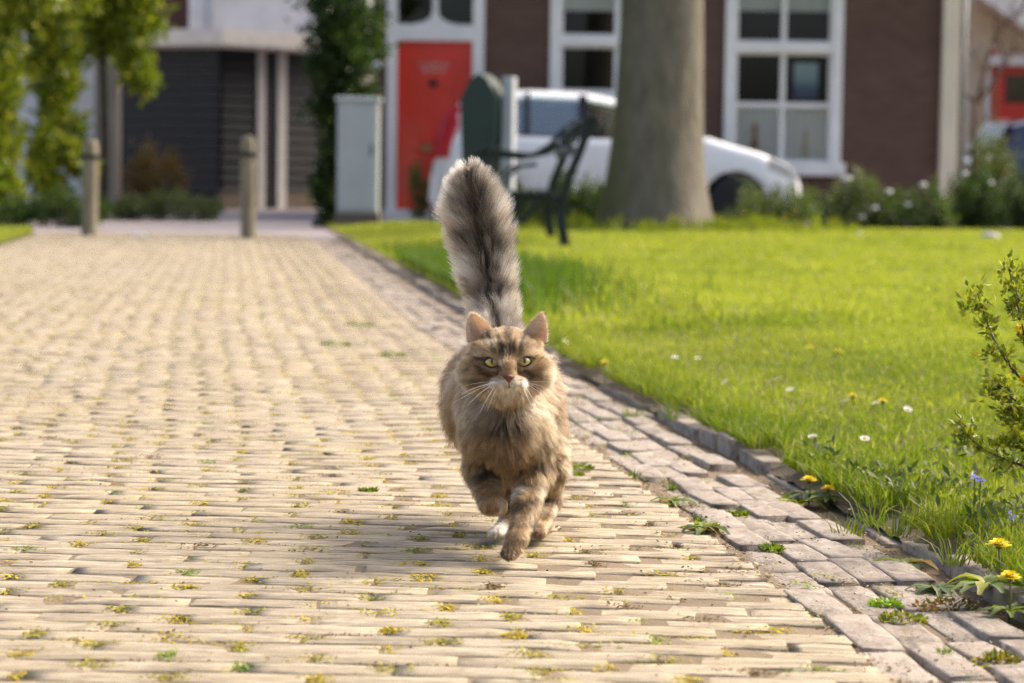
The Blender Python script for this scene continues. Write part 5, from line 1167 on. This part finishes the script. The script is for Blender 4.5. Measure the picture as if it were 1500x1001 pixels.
        Pw = mx(np.tile(TAN*1.02, (len(P), 1)), DARK, .25+.25*n2); Pw = mx(Pw, WHITE, .9*stroke(u, v, 716, 782, 736, 774, 12)*(P[:, 1] > 3.22)*(u < 752))
        Pw = mx(Pw, DARK*.6, .9*stroke(u, v, 734, 806, 737, 812, 3)); Pw = mx(Pw, DARK*.6, .9*stroke(u, v, 738, 820, 744, 822, 3)); Pw = mx(Pw, DARK*.6, .8*stroke(u, v, 776, 789, 800, 790, 3))
        for x in (742.5, 749, 755.5): Pw = mx(Pw, DARK*.7, .8*stroke(u, v, x+2, 803, x, 819, 1.3)*(P[:, 1] < 3.2))  # crease shade between the front toes painted into the fur colour
        for x in (722.5, 728.5, 784.5, 791): Pw = mx(Pw, DARK*.8, .65*stroke(u, v, x+1, 776, x, 788, 1.1)*(P[:, 1] > 3.2))  # same painted crease shade between the hind toes
        # tail
        T = np.tile(np.array(srgb(132, 112, 96)), (len(P), 1)); T = mx(T, DARK, .3+.3*np.sin((760-v)/17+n1))
        out = 0
        for k, c in (('head', H), ('body', B), ('leg', Lg), ('paw', Pw), ('tail', T)): out = out+wgt[k][:, None]*c
        return out, wgt, u, v
    # --- skin mesh
    skin, wg, _, _ = coat(V); skin = skin*.75
    for a, b, nt_, ns, b0 in EAR:
        t = np.repeat(np.arange(nt_)/(nt_-1), ns); fr = np.array(srgb(246, 226, 206))[None]*(.84+.16*t[:, None])
        skin[b0:b0+nt_*ns] = fr; skin[b0+nt_*ns:b0+2*nt_*ns] = np.array(srgb(228, 206, 182))
    me = fastmesh('body', V-O, Q, skin, True)
    em = leafmat('ear_skin', .60, .7, .2, (1.0, .97, .90))
    m, nt, b = newmat('cat_skin'); a = N(nt, 'ShaderNodeAttribute', attribute_name='col').outputs['Color']; nt.links.new(a, b.inputs['Base Color'])
    b.inputs['Roughness'].default_value = .75; b.inputs['Subsurface Radius'].default_value = (.004, .002, .001); b.inputs['Subsurface Scale'].default_value = 1
    body = link('body', me, m, root); me.materials.append(em)
    mi = np.zeros(len(me.polygons), np.int32); mi[:len(earface)] = earface[:len(mi)]; me.polygons.foreach_set('material_index', mi)

    # --- fur
    rg = np.random.default_rng(11)
    cen = V[tri].mean(1); wf = area*np.where(fnn[:, 1] < .35, 1.0, .45)
    gc = groups(cen); isH = (gc['head'] <= np.min(list(gc.values()), 0)+.004); wf = wf*np.where(isH, 2.4, 1)*np.where(gc['tail'] <= .004, 2.0, 1)
    wf = wf*np.where(earT == 1, 1.3, 1)
    NS = FUR_N; ti = rg.choice(len(tri), NS, p=wf/wf.sum())
    r1, r2 = np.sqrt(rg.random(NS)), rg.random(NS); bc = np.stack([1-r1, r1*(1-r2), r1*r2], 1)
    P = (V[tri[ti]]*bc[..., None]).sum(1); Nn = norm((VN[tri[ti]]*bc[..., None]).sum(1)); isE = earT[ti] == 1
    Nn[isE] = fnn[ti][isE]
    # keep the eyes, the nose and the mouth line bare
    colr, wt, u, v = coat(P); front = (P[:, 1] < 3.17) & (wt['head'] > .5)
    keep = np.ones(NS, bool)
    for (cx, cy), (rx, ry), tl, oc, ic in EYES:
        X, Y = (u-660)*7.153-cx, (v-460)*7.153-cy; c_, s_ = math.cos(tl), math.sin(tl)
        X, Y = X*c_+Y*s_, -X*s_+Y*c_; keep &= ~(front & ((X/(rx*1.16))**2+(Y/(ry*1.15))**2 < 1))
    X, Y = (u-660)*7.153, (v-460)*7.153
    keep &= ~(front & (Y > 632) & (Y < 735) & (np.abs(X-609) < 84-(Y-632)*.75))
    keep &= ~(front & (np.abs(Y-768) < 7) & (np.abs(X-610) < 36)); keep &= ~(front & (np.abs(X-612) < 6) & (Y > 725) & (Y < 765))
    P, Nn, isE, colr, u, v = P[keep], Nn[keep], isE[keep], colr[keep], u[keep], v[keep]; wt = {k: x[keep] for k, x in wt.items()}; ti = ti[keep]; NS = len(P)
    nose = at(745, 553, 3.09); X, Y = (u-660)*7.153, (v-460)*7.153
    # length
    fd = np.hypot(u-744, v-545)                                     # distance from the nose on the face, in px
    Lh = np.interp(fd, [0, 14, 30, 48, 62, 80], [.0025, .005, .008, .014, .028, .034]); Lh = np.where((v > 575), np.maximum(Lh, np.interp(v, [570, 580, 600], [.007, .015, .028])), Lh)
    Lh = np.where(v < 505, np.minimum(Lh, .008), Lh)
    Lh = np.where((P[:, 1] > 3.185), np.maximum(Lh, .018), Lh)
    Lb = .029+.007*np.clip((P[:, 1]-3.3)/.2, 0, 1)
    Ll = np.interp(v, [640, 690, 730, 780], [.026, .019, .011, .007])
    Lt = np.interp(v, [245, 262, 290, 340, 420, 480], [.024, .029, .046, .064, .053, .036])
    Ln = wt['head']*Lh+wt['body']*Lb+wt['leg']*Ll+wt['paw']*.0042+wt['tail']*Lt
    Ln[isE] = .0055
    # direction of growth
    def tang(d): return d-(d*Nn).sum(1, keepdims=True)*Nn
    dh = norm(tang(norm(P-nose)+np.array([0, .25, 0]))+1e-9)
    low = np.clip((v-560)/35, 0, 1)[:, None]; dh = norm(dh*(1-low)+low*tang(np.stack([(u-744)/160, np.full(NS, .15), np.full(NS, -1.)], 1)))
    dh = norm(dh+.25*tang(np.stack([np.sign(u-744)*np.clip(np.abs(u-744)/45-.4, 0, 1), 0*u, -.5*np.clip(np.abs(u-744)/45-.4, 0, 1)], 1)))
    sw = wob(P, 38, 3)[:, None]
    db = norm(tang(np.stack([(u-742)/110+.0*u, .45+1.2*np.clip((P[:, 1]-3.28)/.15, 0, 1), np.full(NS, -1.)], 1)+.35*sw*np.array([1, 0, .2])))
    dl = norm(tang(np.stack([.2*wob(P, 60, 0), np.full(NS, .25), np.full(NS, -1.)], 1)))
    axT = norm(at(*TAIL[-2][:3])-at(*TAIL[1][:3])); latT = norm(_R-axT*(_R@axT)); sT = (P-at(*TAIL[1][:3])-(((P-at(*TAIL[1][:3]))@axT)[:, None]*axT))@latT/.0125; sT = np.clip(sT+.15*wob(P, 60, 1), -1, 1)
    dt = norm(np.tile(axT, (NS, 1))*.95+latT*(np.sign(sT)*(.35+.75*np.abs(sT)))[:, None]+.10*sw*np.array([1., .3, 0]))
    up = at(696, 315, 3.6)
    dirc = wt['head'][:, None]*dh+wt['body'][:, None]*db+(wt['leg']+wt['paw'])[:, None]*dl+wt['tail'][:, None]*dt; dirc = norm(dirc)
    lift = .42*wt['head']+.38*wt['body']+.35*(wt['leg']+wt['paw'])+.34*wt['tail']
    # ears
    for a, b, nt_, ns, b0 in EAR:
        tipv = V[b0+(nt_-1)*ns+ns//2]; base = V[b0:b0+ns].mean(0)
        sel = isE & (((P-tipv)**2).sum(1) < .0049); fr = sel & (Nn[:, 1] < 0); d = norm(tipv-base)
        dirc[sel] = norm(d+.35*rg.normal(size=(sel.sum(), 3))); lift[sel] = .30
        inner = V[b0]-V[b0+ns-1]; inn = norm(inner)
        t_ = ((P-base)@d)/np.linalg.norm(tipv-base); s_ = ((P-base-(t_[:, None]*(tipv-base)))@inn)/(np.linalg.norm(inner)/2)
        tuft = fr & (s_ > -.1) & (t_ < .85) & (rg.random(NS) < .6); dirc[tuft] = norm(d*.6-inn*.8-np.array([0, .5, 0])+.25*rg.normal(size=(tuft.sum(), 3))); Ln[tuft] = .014; lift[tuft] = .4
        colr[fr] = np.array(srgb(236, 206, 180)); colr[sel & ~fr] = np.array(srgb(140, 105, 72)); colr[tuft] = np.array(srgb(232, 208, 178))
        rim = fr & (np.abs(s_) > .9*(1-t_)); Ln[rim] = .004; Ln[fr & ~tuft & ~rim] = .005; colr[rim] = np.array(srgb(236, 214, 184))
    Ln = Ln*rg.uniform(.65, 1.15, NS)*(1+np.where(wt['tail'] > .5, .05, .15)*wob(P, 90, 2))
    fly = (rg.random(NS) < .04) & (wt['tail'] < .5); Ln[fly & ~isE] *= 1.35; lift[fly] += .35
    # strands, clumped
    K = 6; tt = np.linspace(0, 1, K)
    rnd = rg.normal(size=(NS, 3))
    d0 = norm(dirc+lift[:, None]*Nn*1.5+.16*rnd)
    d1 = norm(dirc*1.0+lift[:, None]*Nn*.35+.20*rnd+np.array([0, 0, -.22])*(wt['body']+.6*wt['head'])[:, None])
    d1 = np.where((wt['tail'] > .5)[:, None], norm(dirc*.9+.45*axT+lift[:, None]*Nn*.5+.13*rnd), d1)
    ST = np.zeros((NS, K, 3)); ST[:, 0] = P
    for k in range(1, K):
        s = (tt[k]+tt[k-1])/2; ST[:, k] = ST[:, k-1]+norm(d0*(1-s)+d1*s)*(Ln/(K-1))[:, None]
    tuft_size = 24; NC = NS//tuft_size; pc = np.where(wt['tail'] > .5, .45, 1.); ci = rg.choice(NS, NC, replace=False, p=pc/pc.sum())
    kd = kdtree.KDTree(NC)
    for i, c in enumerate(P[ci]): kd.insert(c, i)
    kd.balance(); near = np.array([kd.find(p)[1] for p in P]); cc = ci[near]
    ok = (np.linalg.norm(P-P[cc], axis=1) < .012) & ~isE & ((Nn*Nn[cc]).sum(1) > .5)
    amt = np.clip(.38+.36*rg.random(NS), 0, .88)*np.clip(Ln/.020, .1, 1)*np.where(wt['tail'] > .5, .62, 1)*ok
    for k in range(1, K):
        tgt = ST[cc, k]+(P-P[cc])*.15; ST[:, k] += (amt*tt[k]**1.3)[:, None]*(tgt-ST[:, k])
    # colour along each strand: greyish root, the pattern, paler or darker tip
    cl = rg.normal(size=NC)[near]
    br = np.clip(1+.16*rg.normal(size=NS)+.27*cl*ok, .4, 1.8)
    base = colr*br[:, None]
    longf = np.clip((Ln-.012)/.02, 0, 1)[:, None]
    rootc = base*(1-.25*longf); midc = base
    tick = (rg.random(NS) < .22)[:, None]
    tipc = np.where(tick, base*.55, base*(1+.35*longf))
    CL = np.zeros((NS, K, 4), np.float32); CL[..., 3] = 1
    for k in range(K):
        t = tt[k]; CL[:, k, :3] = rootc*(1-t)+midc*t if t < .6 else midc*(1-(t-.6)/.4)+tipc*((t-.6)/.4)
    tl = wt['tail'] > .5                                           # the tail: dark core, silvery tips
    side = np.clip(np.abs((P-up)@_R)/.012, 0, 1)
    for k in range(K):
        t = tt[k]; w_ = np.clip(t*1.5-.45, 0, 1)
        sd = np.abs(sT[tl])[:, None]; w_ = np.clip(t*1.7-.95+.6*sd, 0, 1)
        c = np.array(srgb(72, 58, 49))*(1-w_)+np.array(srgb(212, 195, 174))*w_
        CL[tl, k, :3] = c*(br[tl]*np.clip(1+.36*cl[tl], .35, 2)*np.interp(v[tl], [240, 290], [.70, 1.]))[:, None]*(.92+.46*np.sin((760-v[tl])/9+2.0*wob(P[tl], 40, 1)))[:, None]
    CL[..., :3] = np.clip(CL[..., :3], .004, .95)
    hc = bpy.data.hair_curves.new('fur'); hc.add_curves([K]*NS)
    hc.attributes['position'].data.foreach_set('vector', (ST-O).astype(np.float32).ravel())
    rad = np.interp(tt, [0, .5, 1], [.00016, .00014, .00004]); radA = np.where((Ln < .009)[:, None], rad*.8, rad)
    ra = hc.attributes.get('radius') or hc.attributes.new('radius', 'FLOAT', 'POINT'); ra.data.foreach_set('value', radA.astype(np.float32).ravel())
    ca = hc.attributes.new('col', 'FLOAT_COLOR', 'POINT'); ca.data.foreach_set('color', CL.ravel())
    fm = bpy.data.materials.new('cat_fur'); fm.use_nodes = True; nt = fm.node_tree; nt.nodes.remove(nt.nodes['Principled BSDF'])
    hb = N(nt, 'ShaderNodeBsdfHairPrincipled'); hb.parametrization = 'COLOR'; a = N(nt, 'ShaderNodeAttribute', attribute_name='col').outputs['Color']
    nt.links.new(a, hb.inputs['Color']); hb.inputs['Roughness'].default_value = .45; hb.inputs['Radial Roughness'].default_value = .6; hb.inputs['Coat'].default_value = 0
    df = N(nt, 'ShaderNodeBsdfDiffuse'); nt.links.new(a, df.inputs[0]); mx_ = N(nt, 'ShaderNodeMixShader'); mx_.inputs[0].default_value = .35
    nt.links.new(hb.outputs[0], mx_.inputs[1]); nt.links.new(df.outputs[0], mx_.inputs[2]); nt.links.new(mx_.outputs[0], nt.nodes['Material Output'].inputs[0])
    fo = bpy.data.objects.new('fur', hc); COL.objects.link(fo); hc.materials.append(fm); fo.parent = root

    # --- face: eyes, nose, mouth, whiskers
    def hit(px, py, d0=3.02, d1=3.25):
        ds = np.linspace(d0, d1, 900); f = sdf(CAM+ds[:, None]*ray(px, py)); i = np.argmax(f < 0); return ds[i] if f[i] < 0 else d1
    iris, nt, b = newmat('iris'); b.inputs['Roughness'].default_value = .06; b.inputs['Coat Weight'].default_value = 1; b.inputs['Coat Roughness'].default_value = .02
    a = N(nt, 'ShaderNodeAttribute', attribute_name='col').outputs['Color']; nt.links.new(a, b.inputs['Base Color'])
    black = mat('pupil_black', (.006, .006, .006), .06, coat=1); rimm = mat('eyelid_skin', (.012, .009, .008), .45)
    nosem = mat('nose_leather', srgb(116, 58, 40), .45, var=.2, scale=300, bump=.3); lipm = mat('lip_dark', (.05, .022, .018), .5)
    for (cx, cy), (rx, ry), tl, oc, ic in EYES:
        c_, s_ = math.cos(tl), math.sin(tl); px0, py0 = Z(cx, cy); dc = hit(px0, py0)
        def bound(th):                                             # almond: pointed at the inner and outer corner
            ca_, sa = math.cos(th), math.sin(th); yy = abs(sa)**1.15*math.copysign(1, sa); return rx*ca_, ry*yy*(1 if sa > 0 else .86)
        def pt(r, th, bulge):
            x, y = bound(th); x, y = x*r, y*r; X, Y = cx+x*c_-y*s_, cy+x*s_+y*c_; q = Z(X, Y)
            de = hit(*q)*.35+dc*.65
            return at(*q, de-.0015-bulge*(1-r*r)+.002*r*r)
        nth, rs = 40, [0, .3, .55, .75, .9, 1.0]; Vv = [pt(0, 0, .0042)]; cc_ = [srgb(165, 145, 72)]
        for r in rs[1:]:
            for k in range(nth):
                Vv.append(pt(r, 2*math.pi*k/nth, .0042)); f = .85+.3*random.random()
                base_ = np.array(srgb(188, 174, 98)) if r > .5 else np.array(srgb(172, 150, 74)); cc_.append(np.array(base_)*f*(1 if r < .95 else .45))
        Fc = [(0, 1+(k+1) % nth, 1+k, 0) for k in range(nth)]
        Fc = [(0, 1+(k+1) % nth, 1+k) for k in range(nth)]
        for i in range(len(rs)-2):
            for k in range(nth):
                a0, a1, b0, b1 = 1+i*nth+k, 1+i*nth+(k+1) % nth, 1+(i+1)*nth+k, 1+(i+1)*nth+(k+1) % nth; Fc += [(a0, a1, b1), (a0, b1, b0)]
        eo = link('eye', fastmesh('eye', np.array(Vv)-O, Fc, np.array(cc_), True), iris, root)
        pv = []
        for r in (0, .6, 1):
            for k in range(16 if r else 1):
                th = 2*math.pi*k/16; X, Y = cx+4+14*r*math.cos(th), cy-6+31*r*math.sin(th); q = Z(X, Y); rr = math.hypot((X-cx)/rx, (Y-cy)/ry)
                pv.append(at(*q, (hit(*q)*.35+dc*.65)-.0015-.0042*(1-rr*rr)+.002*rr*rr-.0006))
        Fp = [(0, 1+(k+1) % 16, 1+k) for k in range(16)]
        for k in range(16): Fp += [(1+k, 1+(k+1) % 16, 17+(k+1) % 16), (1+k, 17+(k+1) % 16, 17+k)]
        link('pupil', fastmesh('pupil', np.array(pv)-O, Fp, None, True), black, eo)
        mb = MB(); ring = [pt(1.03, 2*math.pi*k/nth, .0042)-np.array([0, .0008, 0])-O for k in range(nth+1)]
        mb.tube(ring, [.0014 if math.sin(2*math.pi*k/nth) > 0 else .0021 for k in range(nth+1)], 6, cap=False)
        tr = np.array([pt(1.0, 0 if tl < 0 else 0, 0)]); 
        # dark tear line at the inner corner
        q0, q1 = Z(*ic), Z(ic[0]+(14 if cx < 600 else -10), ic[1]+42)
        mb.tube([at(*q0, hit(*q0)-.001)-O, at((q0[0]+q1[0])/2, (q0[1]+q1[1])/2, hit((q0[0]+q1[0])/2, (q0[1]+q1[1])/2)-.0005)-O, at(*q1, hit(*q1)-.0002)-O], [.0016, .0011, .0004], 6)
        mb.obj('eyelid', rimm, root, smooth=True)
    # nose: a rounded triangle of leather with two nostrils
    out = [(528, 640), (560, 632), (610, 636), (660, 632), (690, 640), (678, 662), (650, 690), (625, 722), (612, 730), (598, 722), (572, 690), (542, 664)]
    cx, cy = 609, 664; Vv = []; rs = [0, .45, .8, 1.]
    def npt(x, y, r): q = Z(x, y); return at(*q, hit(*q, 3.0)-.0030*(1-r**3)+.0006)-O
    Vv.append(npt(cx, cy, 0))
    for r in rs[1:]: Vv += [npt(cx+(x-cx)*r, cy+(y-cy)*r, r) for x, y in out]
    k_ = len(out); Fc = [(0, 1+(i+1) % k_, 1+i) for i in range(k_)]
    for j in range(2):
        for i in range(k_): Fc += [(1+j*k_+i, 1+j*k_+(i+1) % k_, 1+(j+1)*k_+(i+1) % k_), (1+j*k_+i, 1+(j+1)*k_+(i+1) % k_, 1+(j+1)*k_+i)]
    no = link('nose', fastmesh('nose', Vv, Fc, None, True), nosem, root)
    for s in (-1, 1):
        pts = [(609+s*26, 676), (609+s*40, 668), (609+s*54, 672)]; mb = MB()
        mb.tube([npt(x, y, .3)+np.array([0, -.0002, 0]) for x, y in pts], [.0006, .0010, .0005], 6); mb.obj('nostril', lipm, no, smooth=True)
    mb = MB(); ln = [(612, 728), (612, 748), (612, 764)]
    mb.tube([at(*Z(*p), hit(*Z(*p))-.0006)-O for p in ln], [.0007, .0006, .0007], 6)
    ln = [(565, 772), (590, 770), (612, 764), (635, 770), (658, 770)]
    mb.tube([at(*Z(*p), hit(*Z(*p))-.0004)-O for p in ln], [.0004, .0010, .0011, .0010, .0004], 6); mb.obj('mouth', lipm, root, smooth=True)
    wm = mat('whisker_white', (.85, .83, .8), .35, var=.02)
    for a, b, c, r in (((722, 561), (700, 566), (676, 577), .00030), ((720, 565), (702, 575), (684, 595), .00034), ((724, 568), (713, 583), (703, 605), .00030), ((719, 563), (694, 572), (665, 590), .00026), ((727, 570), (719, 585), (714, 602), .00022), ((718, 560), (698, 560), (679, 566), .0002),
                       ((772, 561), (793, 564), (812, 575), .00030), ((774, 564), (791, 574), (808, 592), .00032), ((770, 568), (781, 584), (792, 606), .00030), ((775, 562), (796, 572), (822, 592), .00024), ((767, 569), (774, 585), (782, 604), .00022), ((775, 560), (796, 558), (814, 561), .0002)):
        d0 = hit(*a); pts = []
        for t in np.linspace(0, 1, 8):
            q = (1-t)**2*np.array(a)+2*t*(1-t)*np.array(b)+t*t*np.array(c); pts.append(at(q[0], q[1], d0-.003-.035*t*(1-.55*t))-O)
        mb = MB(); mb.tube(pts, np.linspace(r*1.25, r*.45, 8), 5); mb.obj('whisker', wm, root, smooth=True)
    return root
make_cat()
